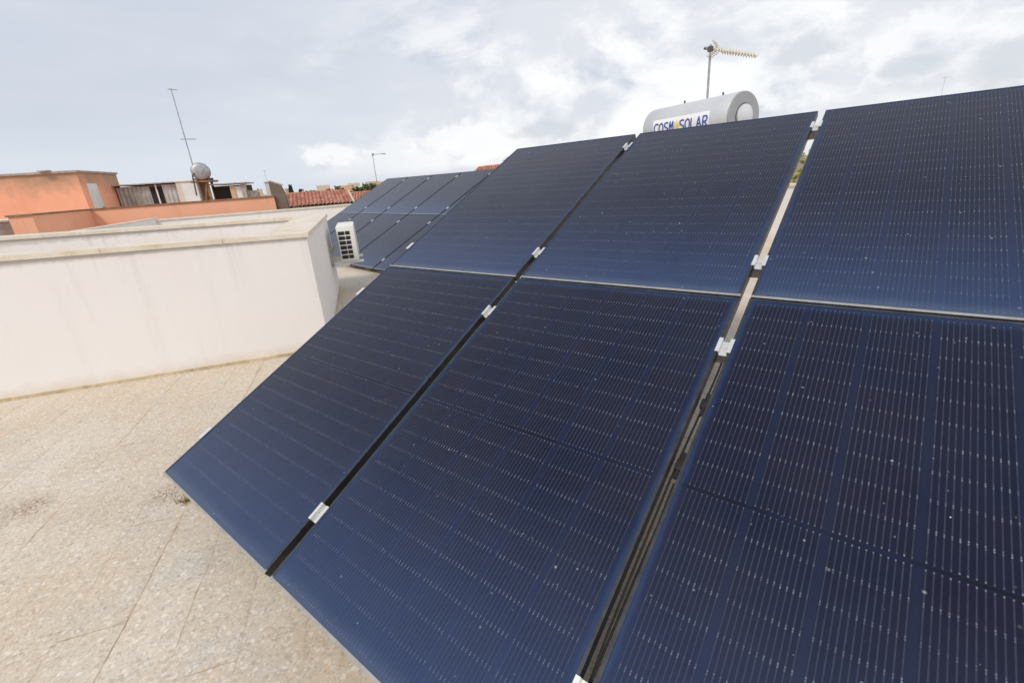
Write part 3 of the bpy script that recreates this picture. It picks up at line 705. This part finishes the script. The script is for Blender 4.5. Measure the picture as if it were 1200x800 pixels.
# lettering drawn as strokes; x grows to the reader's right (drum local x runs to the reader's left)
GL = {'C': [[(1, .85), (.75, 1), (.35, .97), (.05, .7), (0, .4), (.15, .1), (.5, 0), (.95, .1)]],
      'O': [[(.5, 1), (.12, .82), (0, .45), (.15, .1), (.5, 0), (.88, .15), (1, .5), (.88, .86), (.5, 1)]],
      'S': [[(.95, .9), (.6, 1), (.15, .9), (.1, .65), (.5, .52), (.9, .38), (.9, .12), (.5, 0), (.02, .1)]],
      'M': [[(0, 0), (.18, 1), (.5, .35), (.85, 1), (1, 0)]],
      'L': [[(.1, 1), (.05, 0), (.95, .04)]],
      'A': [[(0, 0), (.45, 1), (.95, 0)], [(.18, .38), (.8, .38)]],
      'R': [[(.05, 0), (.1, 1), (.7, 1), (.95, .78), (.7, .52), (.1, .48)], [(.45, .48), (1, 0)]]}
TXTH, TXB = 0.126, -0.076                    # letter height and base along the arc (m)
def pt_txt(xr, yr): return on_drum(s1 - xr, (TXB + yr) / TR_, TR_ + 0.0045)
mb = MB(); xcur = 0.030; adv, wl = 0.099, 0.080
def letter(ch, x, w):
    for st in GL[ch]:
        pts = []
        for p, q in zip(st, st[1:]):
            for k in range(3): pts.append((p[0] + (q[0] - p[0]) * k / 3, p[1] + (q[1] - p[1]) * k / 3))
        pts.append(st[-1]); mb.path([pt_txt(x + a * w, bq * TXTH) for a, bq in pts], 0.0088, 6)
for ch in 'COSM':
    mb = MB(); letter(ch, xcur, wl); xcur += adv; mb.build('letter', M['label_blue'], sign)
sunx = xcur + 0.040; xcur += 0.095
for ch in 'SOLAR':
    mb = MB(); letter(ch, xcur, wl); xcur += adv; mb.build('letter', M['label_blue'], sign)
mb = MB()
cx, cy = sunx, TXTH * 0.5
for k in range(16):
    a0, a1 = k * math.pi / 8, (k + 1) * math.pi / 8
    f = lambda r, a: pt_txt(cx + r * math.cos(a), cy + r * math.sin(a))
    mb.quad(f(0.0005, a0), f(0.042, a0), f(0.042, a1), f(0.0005, a1))
    if k % 2 == 0: mb.quad(f(0.049, a0 - .1), f(0.078, a0), f(0.078, a0 + .06), f(0.049, a0 + .16))
mb.build('sun_emblem', M['label_yellow'], sign)
mb = MB()
for xq in (0.35, TL - 0.35):
    for yq in (-0.24, 0.24): mb.tube((xq, yq * 1.1, 0.0), (xq, yq * 0.9, 1.82), 0.022, n=8)
    mb.tube((xq, -0.26, 1.20), (xq, 0.26, 1.20), 0.016, n=8); mb.tube((xq, -0.26, 0.1), (xq, 0.24, 1.2), 0.014, n=8)
mb.tube((0.35, -0.26, 0.12), (TL - 0.35, -0.26, 1.2), 0.014, n=8)
mb.build('stand', M['galv'], wh)
cm_ = Matrix.Translation((TL / 2, 0.30, 1.62)) @ Matrix.Rotation(R(-42), 4, 'X')
mb = MB(); mb.box(-0.52, 0.52, 0.0, 1.75, -0.08, 0.0, cm_, bev=0.006); mb.build('collector', M['frame'], wh)
mb = MB(); mb.box(-0.49, 0.49, 0.03, 1.72, 0.0005, 0.003, cm_); mb.build('collector_glass', M['back'], wh)

# ------------------------------------------------------------------ aerials
base = polar(106.72, 8.9, 0.0)
ya = empty('television_aerial', Matrix.Translation(base), 'pale yellowed television aerial on a grey mast rising behind the water heater', 'aerial')
mtop = CAM.z + 8.9 * math.tan(R(10.45))
lean = Vector((-0.02, 0.0, 0))
mb = MB(); mb.tube((0, 0, 0), lean + Vector((0, 0, mtop + 0.06)), 0.021, 0.017, 10); mb.build('mast', M['galv'], ya)
tip = polar(102.55, 8.75, CAM.z + 8.75 * math.tan(R(9.28))) - base
hb = lean + Vector((0, 0, mtop)); bd_ = (tip - hb); BL = bd_.length; bd_.normalize()
sd_ = bd_.cross(Vector((0, 0, 1))).normalized(); up_ = sd_.cross(bd_)
mb = MB(); mb.tube(hb - bd_ * 0.06, hb + bd_ * BL, 0.020, n=8); mb.build('boom', M['beige'], ya)
mb = MB(); g = bmesh.ops.create_cube(mb.bm, size=0.07); bmesh.ops.transform(mb.bm, matrix=Matrix.Translation(hb), verts=g['verts']); mb.tube(hb - bd_ * 0.10, hb + bd_ * 0.06, 0.02, n=8); mb.build('mast_clamp', M['steel_dark'], ya)
mb = MB()
for k in range(13):
    p = hb + bd_ * (0.16 + k * (BL - 0.20) / 12); L = 0.15 - 0.006 * k
    mb.tube(p - sd_ * L, p + sd_ * L, 0.018, n=6); 
    for s in (-1, 1): mb.tube(p + sd_ * L * s - up_ * 0.03, p + sd_ * L * s + up_ * 0.03, 0.008, n=6)
mb.build('directors', M['beige'], ya)
mb = MB()
for s in (-1, 1):
    for k in range(5):
        p = hb + bd_ * (0.10 - 0.02 * k) + up_ * (s * (0.03 + 0.019 * k)); mb.tube(p - sd_ * 0.15, p + sd_ * 0.15, 0.006, n=6)
    mb.tube(hb + bd_ * 0.10, hb + bd_ * 0.01 + up_ * s * 0.115, 0.008, n=6)
mb.build('reflector', M['beige'], ya)

def thin_aerial(name, base, h, label, elems, r=0.02, lean=(0, 0), boom_az=30):
    e = empty(name, Matrix.Translation(base), label, 'aerial')
    tp = Vector((lean[0], lean[1], h))
    mb = MB(); mb.tube((0, 0, 0), tp, r, r * 0.7, 8); mb.build('mast', M['galv'], e)
    for (f, bl, n, az) in elems:
        p = tp * f; d = Vector((math.cos(R(az)), math.sin(R(az)), 0)); s = Vector((-d.y, d.x, 0))
        mb = MB(); mb.tube(p - d * bl * 0.3, p + d * bl * 0.7, r * 0.55, n=6)
        for k in range(n):
            q = p + d * bl * (-0.3 + k / max(1, n - 1)); mb.tube(q - s * 0.28 * bl, q + s * 0.28 * bl, r * 0.35, n=5)
        mb.build('aerial_array', M['galv'], e)
    return e

# ------------------------------------------------------------------ orange neighbouring house
nh = empty('orange_house', at(14, -6.02, GZ), 'orange rendered neighbouring house with roof room, pale door and dark parapet coping', 'house')
inv = nh.matrix_world.inverted() @ FAB
def nhpart(name, material, fn):
    mb = MB(); fn(mb); o = mb.build(name, material, nh); o.data.transform(inv); return o
def f(mb):
    mb.box(14.0, 31, -16, -1.27, GZ, 0.45); mb.box(11.38, 13.999, -16, -6.02, GZ, 0.45)
nhpart('wall', M['orange'], f)
def f(mb):
    mb.box(14.0, 14.2, -6.02, -1.27, 0.452, 1.385); mb.box(11.38, 14.2, -6.22, -6.021, 0.452, 1.385); mb.box(11.38, 11.58, -6.47, -6.222, 0.452, 1.385)
nhpart('parapet', M['orange'], f)
def f(mb):
    mb.box(13.97, 14.23, -6.0, -1.25, 1.386, 1.425); mb.box(11.35, 14.23, -6.25, -6.002, 1.387, 1.425); mb.box(11.35, 11.61, -6.50, -6.252, 1.386, 1.425)
nhpart('parapet_coping', M['wood'], f)
def f(mb): mb.box(19.5, 22.6, -13.5, -8.45, 0.452, 2.68)
nhpart('roof_room', M['orange'], f)
def f(mb):
    mb.box(19.44, 22.66, -13.5, -8.40, 2.681, 2.755); mb.box(19.30, 19.6, -9.5, -9.2, 2.757, 2.80)
nhpart('roof_slab', M['concrete'], f)
def f(mb): mb.box(19.86, 20.62, -8.45, -8.425, 0.46, 2.30)
d_ = nhpart('door', M['door'], f)
mb = MB(); mb.box(20.50, 20.55, -8.424, -8.38, 1.4, 1.43); o = mb.build('handle', M['steel_dark'], d_); o.data.transform(inv)
# grey annex at the frame's left edge
gx = empty('grey_annex', at(11.4, -6.64, GZ), 'grey rendered block at the left edge, in front of the orange house', 'outbuilding')
mb = MB(); mb.box(-1.6, 3, -5, -0.16, 0, 1.28 - GZ); mb.build('wall', M['plaster_grey'], gx)
mb = MB(); mb.box(-1.65, 3.05, -5.05, -0.12, 1.281 - GZ, 1.32 - GZ); mb.build('coping', M['coping'], gx)

# sheet-metal shed beyond the parapet
def corr(mb, a, b0, b1, z0, z1, amp=0.025, pitch=0.16, slope=0.0):
    n = int((b1 - b0) / (pitch / 4)); prev = None
    for i in range(n + 1):
        b = b0 + (b1 - b0) * i / n; aa = a + amp * math.sin(2 * math.pi * (b - b0) / pitch)
        zt = z1 + slope * (b - b0)
        cur = (mb.bm.verts.new((aa, b, z0)), mb.bm.verts.new((aa, b, zt)), mb.bm.verts.new((aa + 0.02, b, z0)), mb.bm.verts.new((aa + 0.02, b, zt)))
        if prev:
            mb.bm.faces.new((prev[0], cur[0], cur[1], prev[1])); mb.bm.faces.new((prev[2], prev[3], cur[3], cur[2])); mb.bm.faces.new((prev[1], cur[1], cur[3], prev[3]))
        prev = cur
sh = empty('sheet_metal_shed', at(22, -8.2, 0.45), 'grey corrugated metal shed with flat roof and dark windows, beside the orange roof room', 'shed')
inv = sh.matrix_world.inverted() @ FAB
def shpart(root, name, material, fn):
    mb = MB(); fn(mb); o = mb.build(name, material, root); o.data.transform(root.matrix_world.inverted() @ FAB); return o
shpart(sh, 'sheet_wall', M['corr'], lambda mb: corr(mb, 22, -8.38, -7.20, 0.452, 2.12))
shpart(sh, 'sheet_wall', M['corr_pale'], lambda mb: corr(mb, 22, -6.73, -6.14, 0.452, 2.14))
def f(mb): mb.box(22.1, 24, -8.38, -6.14, 0.452, 2.14)
shpart(sh, 'body', M['corr'], f)
shpart(sh, 'window', M['dark'], lambda mb: mb.box(22.03, 22.09, -7.20, -6.97, 0.9, 2.08))
shpart(sh, 'window', M['dark'], lambda mb: mb.box(22.03, 22.09, -6.93, -6.73, 0.9, 2.08))
shpart(sh, 'post', M['white_aged'], lambda mb: mb.box(21.97, 22.03, -6.975, -6.925, 0.452, 2.16))
def f(mb):
    mb.prism([(21.80, -8.46), (24.1, -8.46), (24.1, -6.05), (21.80, -6.05)], 2.19, 2.235)
shpart(sh, 'roof', M['concrete'], f)
# whitewashed block
wb = empty('whitewashed_block', at(22, -6.1, 0.45), 'whitewashed masonry block between the metal shed and the water tank', 'outbuilding')
def f(mb): mb.prism([(21.7, -6.10), (23.4, -6.10), (23.4, -5.30), (21.7, -5.30)], 0.452, 2.20)
shpart(wb, 'wall', M['plaster'], f)
shpart(wb, 'cap', M['coping'], lambda mb: mb.box(21.66, 23.4, -6.14, -5.28, 2.201, 2.235))
shpart(wb, 'panel', M['door'], lambda mb: mb.box(21.66, 21.70, -5.90, -5.32, 0.46, 2.12))
# tank on its stand
st = empty('tank_stand', at(22, -5.15, 0.45), 'brown timber stand under the silver water tank', 'stand')
for (a, b) in ((21.8, -5.38), (21.8, -4.93), (22.5, -5.38), (22.5, -4.93)):
    shpart(st, 'post', M['wood'], lambda mb: mb.box(a - .045, a + .045, b - .045, b + .045, 0.452, 2.13))
shpart(st, 'platform', M['wood'], lambda mb: mb.box(21.65, 22.65, -5.52, -4.68, 2.131, 2.20))
def f(mb): mb.tube((21.74, -5.36, 0.5), (21.74, -4.95, 2.1), 0.035, n=6)
shpart(st, 'brace', M['wood'], f)
shpart(st, 'boarding', M['wood'], lambda mb: mb.box(22.0, 22.05, -5.28, -5.04, 0.452, 2.13))
tk = empty('water_tank', at(22.1, -5.13, 2.2), 'round dull silver water tank on a timber stand above the orange parapet', 'water tank')
TM = Matrix.Translation((0, 0, 0.37)) @ Matrix.Rotation(R(90), 4, 'Y') @ Matrix.Rotation(R(12), 4, 'X')
mb = MB(); mb.lathe([(0.20, -0.50), (0.30, -0.47), (0.355, -0.40), (0.36, -0.2), (0.366, -0.2), (0.366, -0.17), (0.36, -0.17), (0.36, 0.17), (0.366, 0.17), (0.366, 0.2), (0.36, 0.2), (0.355, 0.40), (0.30, 0.47), (0.2, 0.5)], 32, TM); mb.build('drum', M['galv'], tk, True)
mb = MB(); mb.lathe([(0.09, -0.53), (0.10, -0.52), (0.10, -0.48)], 24, TM); mb.build('hatch', M['galv'], tk, True)
mb = MB(); mb.box(-0.3, -0.2, -0.33, 0.33, 0.0, 0.10); mb.box(0.2, 0.3, -0.33, 0.33, 0.0, 0.10); mb.build('cradle', M['steel_dark'], tk)
mb = MB(); mb.path([Vector((-0.52, -0.15, 0.3)), Vector((-0.60, -0.20, 0.2)), Vector((-0.60, -0.25, -0.6))], 0.03); mb.build('pipe', M['steel_dark'], tk)
ab_ = polar(160.92, 26.0, 0.45)
thin_aerial('tall_aerial', ab_, CAM.z + 26 * math.tan(R(9.6)) - 0.45, 'tall thin aerial mast leaning slightly, above the silver water tank', [(0.995, 0.30, 3, 100), (0.64, 0.55, 5, 80)], 0.028, (-0.10, 0.02))
# dark lean-to
dl = empty('lean_to_shed', at(22, -4.3, 0.45), 'lean-to shed with dark open front and pale door, right of the water tank', 'shed')
shpart(dl, 'interior', M['dark'], lambda mb: mb.box(22.3, 24, -4.86, -3.62, 0.452, 1.93))
shpart(dl, 'side_wall', M['house_ochre'], lambda mb: mb.box(22.0, 22.298, -4.16, -3.98, 0.452, 1.90))
shpart(dl, 'door', M['door'], lambda mb: mb.box(22.05, 22.1, -3.98, -3.72, 0.46, 1.88))
shpart(dl, 'end_wall', M['concrete'], lambda mb: mb.box(22.0, 22.298, -3.71, -3.54, 0.452, 1.98))
shpart(dl, 'roof', M['concrete'], lambda mb: mb.box(21.85, 24.1, -4.90, -3.50, 1.985, 2.035))
cf = empty('corrugated_screen', at(22.2, -3.4, 0.45), 'weathered corrugated screen between the lean-to and the white chimney', 'screen')
shpart(cf, 'sheet', M['corr'], lambda mb: corr(mb, 22.2, -3.52, -3.10, 0.452, 1.66))
shpart(cf, 'sheet', M['house_cream'], lambda mb: corr(mb, 22.25, -3.10, -2.92, 0.452, 1.70))
for pb in (-3.5, -3.1): shpart(cf, 'post', M['wood'], lambda mb: mb.box(22.3, 22.38, pb - .03, pb + .03, 0.452, 1.72))
# chimney and block wall at the end of the orange parapet
chm = empty('white_chimney', at(14.75, -1.45, 0.45), 'white rendered chimney block at the right end of the orange parapet', 'chimney')
shpart(chm, 'stack', M['house_white'], lambda mb: mb.box(14.65, 14.95, -1.545, -1.36, 0.452, 1.83))
shpart(chm, 'cap', M['house_white'], lambda mb: mb.box(14.62, 14.98, -1.565, -1.345, 1.831, 1.86))
thin_aerial('small_aerial', at(14.8, -1.48, 1.86).translation, 0.34, 'tiny thin aerial on top of the white chimney', [(0.95, 0.12, 2, 100)], 0.007, (-0.03, 0))
bk = empty('block_wall', at(14.35, -1.25, GZ), 'rough grey brown block wall with sloping top, right of the orange parapet', 'wall')
BKM = Matrix(((0, 0, -1, 0), (1, 0, 0, 0), (0, 1, 0, 0), (0, 0, 0, 1)))
mb = MB(); mb.prism([(-0.09, 0), (-0.09, 1.84 - GZ), (0.225, 1.705 - GZ), (0.315, 1.38 - GZ), (0.315, 0)], 0.0, 0.26, BKM); mb.build('masonry', M['brick'], bk)
mb = MB(); mb.prism([(-0.10, 1.845 - GZ), (-0.10, 1.87 - GZ), (0.235, 1.73 - GZ), (0.232, 1.705 - GZ)], 0.02, -0.28, BKM); mb.build('top_slab', M['concrete'], bk)

# ------------------------------------------------------------------ tiled roof houses
def tiled_house(name, pL, pR, eL, eR, label, wallm, below=GZ):
    """ridge ends pL,pR and eave ends eL,eR in world space; front slope shown, mirrored rear slope"""
    org = (eL + eR) / 2; org.z = below
    e = empty(name, Matrix.Translation(org), label, 'house')
    L = (eR - eL); n = max(8, int(L.length / 0.24)); rows = 7
    mb = MB()
    def grid(a0, a1, b0, b1):
        nn = n * 6; prev = None
        nrm = (a1 - a0).cross(b0 - a0).normalized()
        if nrm.z < 0: nrm = -nrm
        for i in range(nn + 1):
            f_ = i / nn; line = []
            for r_ in range(rows * 2 + 1):
                g_ = (r_ // 2 + (r_ % 2)) / rows if r_ else 0
                g_ = min(1, g_)
                p = (a0.lerp(a1, f_)).lerp(b0.lerp(b1, f_), g_)
                h = 0.11 * abs(math.sin(math.pi * f_ * n)) + (0.03 if r_ % 2 == 0 else 0.0)
                line.append(mb.bm.verts.new(p + nrm * h))
            if prev:
                for a, b, c, d in zip(prev, prev[1:], line[1:], line): mb.bm.faces.new((a, b, c, d))
            prev = line
    grid(eL, eR, pL, pR)
    back = (pL - eL); back.z *= -1; back2 = (pR - eR); back2.z *= -1
    rL, rR = pL + back, pR + back2
    grid(rL, rR, pL, pR)
    mb.bm.transform(Matrix.Translation(-org)); rf = mb.build('tile_roof', M['tile'], e)
    mb = MB(); k = max(4, int((pR - pL).length / 0.4))
    for i in range(k):
        a = pL.lerp(pR, i / k); b = pL.lerp(pR, (i + 1.08) / k); mb.tube(a + Vector((0, 0, .04)), b + Vector((0, 0, .05)), 0.10, 0.085, 8)
    mb.bm.transform(Matrix.Translation(-org)); mb.build('ridge', M['tile'], rf)
    mb = MB()
    for (a, b) in ((eL, pL), (eR, pR), (rR, pR), (rL, pL)): mb.tube(a + Vector((0, 0, .03)), b + Vector((0, 0, .05)), 0.085, n=8)
    mb.bm.transform(Matrix.Translation(-org)); mb.build('verge', M['house_cream'], rf)
    mb = MB()
    ins = 0.06
    c = [eL.lerp(eR, ins), eR.lerp(eL, ins), rR.lerp(rL, ins), rL.lerp(rR, ins)]
    ctr = (c[0] + c[2]) / 2
    c = [q.lerp(ctr, 0.06) for q in c]
    zt = min(eL.z, eR.z) - 0.02
    lo = [mb.bm.verts.new((q.x, q.y, below)) for q in c]; hi = [mb.bm.verts.new((q.x, q.y, zt)) for q in c]
    mb.bm.faces.new(hi)
    for i in range(4): mb.bm.faces.new((lo[i], lo[(i + 1) % 4], hi[(i + 1) % 4], hi[i]))
    mb.bm.transform(Matrix.Translation(-org)); mb.build('wall', wallm, e)
    return e
def pz(az, d, el): return polar(az, d, CAM.z + d * math.tan(R(el)))
tiled_house('tiled_house', pz(153.3, 36.9, -0.36), pz(146.85, 36.9, -0.45), pz(153.6, 34, -1.72), pz(146.43, 34, -1.72), 'house with sloping terracotta tiled roof, seen above the white boundary wall', M['house_cream'])
tiled_house('tiled_house', pz(146.6, 47, -0.75), pz(141.5, 47, -0.60), pz(146.9, 44, -1.6), pz(141.2, 44, -1.6), 'second lower terracotta roof half hidden behind the far solar array', M['house_cream'])
tiled_house('tiled_house', pz(131.9, 41, 1.02), pz(128.6, 41, 1.15), pz(132.9, 39, 0.2), pz(127.6, 39, 0.2), 'reddish roof tip just above the top edge of the far solar array', M['house_pink'])

# ------------------------------------------------------------------ vegetation
def leaf_crown(mb, c, rx, ry, rz, n, s, rng, clumps=14):
    cl = []
    for _ in range(clumps):
        while True:
            p = Vector((rng.uniform(-1, 1), rng.uniform(-1, 1), rng.uniform(-1, 1)))
            if 0.25 < p.length < 1: break
        cl.append((p, rng.uniform(0.22, 0.42)))
    for _ in range(n):
        p, r = cl[rng.randrange(clumps)]
        d = Vector((rng.gauss(0, 1), rng.gauss(0, 1), rng.gauss(0, 1))).normalized() * r * rng.uniform(0.6, 1.05)
        q = p * 0.72 + d
        pos = Vector((c[0] + q.x * rx, c[1] + q.y * ry, c[2] + q.z * rz))
        a = Vector((rng.gauss(0, 1), rng.gauss(0, 1), rng.gauss(0, 1))).normalized(); b = a.orthogonal().normalized()
        k = s * rng.uniform(0.6, 1.3)
        mb.quad(pos - a * k, pos - b * k * 0.5, pos + a * k, pos + b * k * 0.5)
def make_tree(name, pos, h, w, label, leaf, n, s, group=None, cyp=False, seed=1):
    rng = random.Random(seed)
    e = empty(name, Matrix.Translation(pos), label, 'tree', group)
    th = h * (0.12 if cyp else 0.38)
    mb = MB(); mb.tube((0, 0, 0), (0.02 * h, 0, th), 0.035 * h * (0.6 if cyp else 1), 0.025 * h * (0.6 if cyp else 1), 8)
    for k in range(5):
        an = k * 1.26 + rng.random(); mb.tube((0.02 * h, 0, th * 0.9), (0.02 * h + math.cos(an) * w * 0.3, math.sin(an) * w * 0.3, th + (h - th) * rng.uniform(0.3, 0.6)), 0.016 * h, 0.006 * h, 6)
    mb.build('trunk', M['bark'], e)
    mb = MB()
    if cyp:
        for k in range(n):
            tt = rng.random(); z = th + (h - th) * tt; r = w / 2 * (math.sin(math.pi * min(1, 0.12 + tt * 0.88)) ** 0.7) * rng.uniform(0.5, 1.05); an = rng.uniform(0, 6.283)
            pos_ = Vector((r * math.cos(an), r * math.sin(an), z)); a = Vector((rng.gauss(0, .4), rng.gauss(0, .4), 1)).normalized(); b = a.orthogonal().normalized(); kk = s * rng.uniform(.6, 1.3)
            mb.quad(pos_ - a * kk, pos_ - b * kk * .5, pos_ + a * kk, pos_ + b * kk * .5)
    else:
        leaf_crown(mb, (0, 0, th + (h - th) * 0.52), w / 2, w / 2, (h - th) * 0.60, n, s, rng)
    mb.build('crown', leaf, e); return e
def tree_at(name, az, d, el_top, w, label, leaf, n=500, s=0.35, **k):
    zt = CAM.z + d * math.tan(R(el_top)); p = polar(az, d, GZ); return make_tree(name, p, zt - GZ, w, label, leaf, n, s, **k)
tree_at('cypress_tree', 152.68, 62, 0.44, 1.15, 'tall dark cypress at the left end of the tiled roof', M['leaf_dark'], 900, 0.28, cyp=True, seed=3)
tree_at('cypress_tree', 151.75, 70, -0.04, 1.3, 'short dark cypress standing just right of the taller one', M['leaf_dark'], 900, 0.28, cyp=True, seed=4)
tree_at('broadleaf_tree', 155.68, 60, 0.02, 4.0, 'green tree between the corrugated screen and the white chimney', M['leaf'], 700, 0.4, seed=5)
tree_at('broadleaf_tree', 145.6, 58, -0.10, 3.0, 'leafy green tree right of the tiled roof', M['leaf'], 900, 0.35, seed=6)
tree_at('broadleaf_tree', 144.2, 66, -0.15, 3.4, 'olive green tree left of the lamp post, above the far solar array', M['leaf_olive'], 900, 0.35, seed=7)
for i, (az, d, el, w) in enumerate(((150.9, 120, -0.1, 9), (149.6, 140, 0.0, 8), (148.1, 130, 0.1, 8), (147.3, 115, 0.0, 6), (145.0, 125, 0.0, 9), (143.6, 110, 0.2, 8), (152.2, 150, -0.05, 10), (140.5, 120, 0.3, 9), (136.5, 130, 0.3, 10), (158.5, 140, 0.2, 9), (157, 120, 0.0, 9), (119, 110, 0.3, 9), (101, 120, -0.2, 9), (95, 110, 0, 9))):
    tree_at('broadleaf_tree', az, d, el, w, 'distant grey green tree on the far skyline among pale houses', M['leaf_olive'] if i % 2 else M['leaf'], 420, 0.7, group='trees on the far skyline', seed=20 + i)
# yellow-green tree seen through the gap between the panels
tp_ = polar(98.0, 13.5, GZ)
make_tree('garden_tree', tp_, CAM.z + 13.5 * math.tan(R(-0.1)) - GZ, 3.4, 'yellow green tree seen through the gap between two upper panels', M['leaf_yellow'], 5200, 0.085, seed=11)

# ------------------------------------------------------------------ far town
def make_house(w, d, h, wallm, name='town_house'):
    e = bpy.data.objects.new(name, None); COL.objects.link(e)
    mb = MB(); mb.box(-w / 2, w / 2, -d / 2, d / 2, 0, h); mb.build('wall', wallm, e)
    mb = MB(); t_ = 0.25
    for (x0, x1, y0, y1) in ((-w / 2 - .05, w / 2 + .05, -d / 2 - .05, -d / 2 + t_), (-w / 2 - .05, w / 2 + .05, d / 2 - t_, d / 2 + .05), (-w / 2 - .05, -w / 2 + t_, -d / 2 + t_, d / 2 - t_), (w / 2 - t_, w / 2 + .05, -d / 2 + t_, d / 2 - t_)): mb.box(x0, x1, y0, y1, h + .002, h + .8)
    mb.box(-w * .2, w * .15, -d * .1, d * .3, h + .002, h + 2.1)
    mb.build('roof_parapet', wallm, e)
    nf = max(1, int(h / 3.1))
    for fl in range(nf):
        for k in range(3):
            mb = MB(); x = -w / 2 + w * (k + 0.5) / 3; z = 1.0 + fl * 3.1
            mb.box(x - .5, x + .5, -d / 2 - .02, -d / 2 + .1, z, z + 1.4); mb.build('window', M['dark'], e)
    return e
protos = [make_house(10, 9, 7.6, M['house_cream']), make_house(8, 9, 7.2, M['house_white']), make_house(12, 10, 7.4, M['house_ochre']), make_house(9, 8, 7.9, M['house_pink'])]
spots = [(153.6, 160, 0), (151.2, 170, 1), (149.3, 155, 0), (148.2, 190, 1), (147.0, 150, 2), (146.0, 175, 0), (145.1, 160, 1), (144.0, 150, 3), (143.1, 140, 2), (141.5, 170, 0), (139, 160, 1), (135, 150, 0), (156.3, 190, 2), (159, 180, 1), (123, 150, 0), (111, 160, 1), (103, 170, 3), (96, 150, 0), (89, 160, 1)]
usedp = set()
for i, (az, d, k) in enumerate(spots):
    e = copy_tree(protos[k]) if k in usedp else protos[k]; usedp.add(k)
    sc = 0.88 + 0.14 * random.random()
    e.matrix_world = Matrix.Translation(polar(az, d, GZ)) @ Matrix.Rotation(R(az - 90 + random.uniform(-25, 25)), 4, 'Z') @ Matrix.Diagonal((1, 1, sc, 1))
    tag(e, 'pale flat-roofed house on the far skyline beyond the terraces', 'house', 'houses of the far town')

# street lamp
lp = polar(143.60, 46, GZ)
sl = empty('street_lamp', Matrix.Translation(lp), 'slim grey street lamp rising above the far solar array', 'street lamp')
lh = CAM.z + 46 * math.tan(R(3.2)) - GZ; armd = (polar(142.25, 46, 0) - polar(143.6, 46, 0)); 
mb = MB(); mb.tube((0, 0, 0), (0, 0, lh), 0.045, 0.026, 10); mb.build('pole', M['galv'], sl)
mb = MB(); mb.path([Vector((0, 0, lh - 0.05)), Vector((0, 0, lh)), armd * 0.75 + Vector((0, 0, lh + 0.02))], 0.024); mb.build('arm', M['galv'], sl)
mb = MB(); mb.tube(armd * 0.72 + Vector((0, 0, lh + .02)), armd * 1.05 + Vector((0, 0, lh)), 0.04, 0.05, 10); mb.tube(-armd * 0.06 + Vector((0, 0, lh)), armd * 0.12 + Vector((0, 0, lh)), 0.10, 0.09, 10); mb.build('lamp_head', M['galv'], sl)
fb = polar(87.97, 32, GZ)
thin_aerial('far_aerial', fb, CAM.z + 32 * math.tan(R(5.35)) - GZ, 'faint thin aerial poking above the top edge of the right-hand panel', [(0.995, 0.28, 4, 20)], 0.007)

# ------------------------------------------------------------------ weeds and grit by the panel's lower left corner
wd = empty('weed', Matrix.Translation((0.02, 0.05, 0.0)), 'small dry weed growing at the lower left corner of the near array', 'plant')
rng = random.Random(5); mb = MB()
for k in range(34):
    an = rng.uniform(0, 6.28); r = rng.uniform(0, 0.045); h = rng.uniform(0.010, 0.036)
    p = Vector((r * math.cos(an), r * math.sin(an), 0)); q = p + Vector((rng.gauss(0, .02), rng.gauss(0, .02), h)); s = Vector((rng.gauss(0, 1), rng.gauss(0, 1), 0)).normalized() * 0.0035
    mb.quad(p - s, p + s, q + s * .3, q - s * .3)
mb.build('blades', M['weed'], wd)
rng = random.Random(9); mb = MB()
for (cx, cy, sg, n) in ((-0.10, 0.04, 0.06, 150), (-0.69, -0.49, 0.06, 80)):
    for k in range(n):
        x, y = rng.gauss(cx, sg), rng.gauss(cy, sg); s = rng.uniform(0.0010, 0.0028)
        g = bmesh.ops.create_icosphere(mb.bm, subdivisions=1, radius=s)
        bmesh.ops.transform(mb.bm, matrix=Matrix.Translation((x, y, s * 0.4)) @ Matrix.Diagonal((1, rng.uniform(.6, 1.2), .7, 1)), verts=g['verts'])
tag(mb.build('grit', M['wood']), 'brown grit and soil crumbs scattered on the paving near the panel corner', 'grit', kind='stuff')
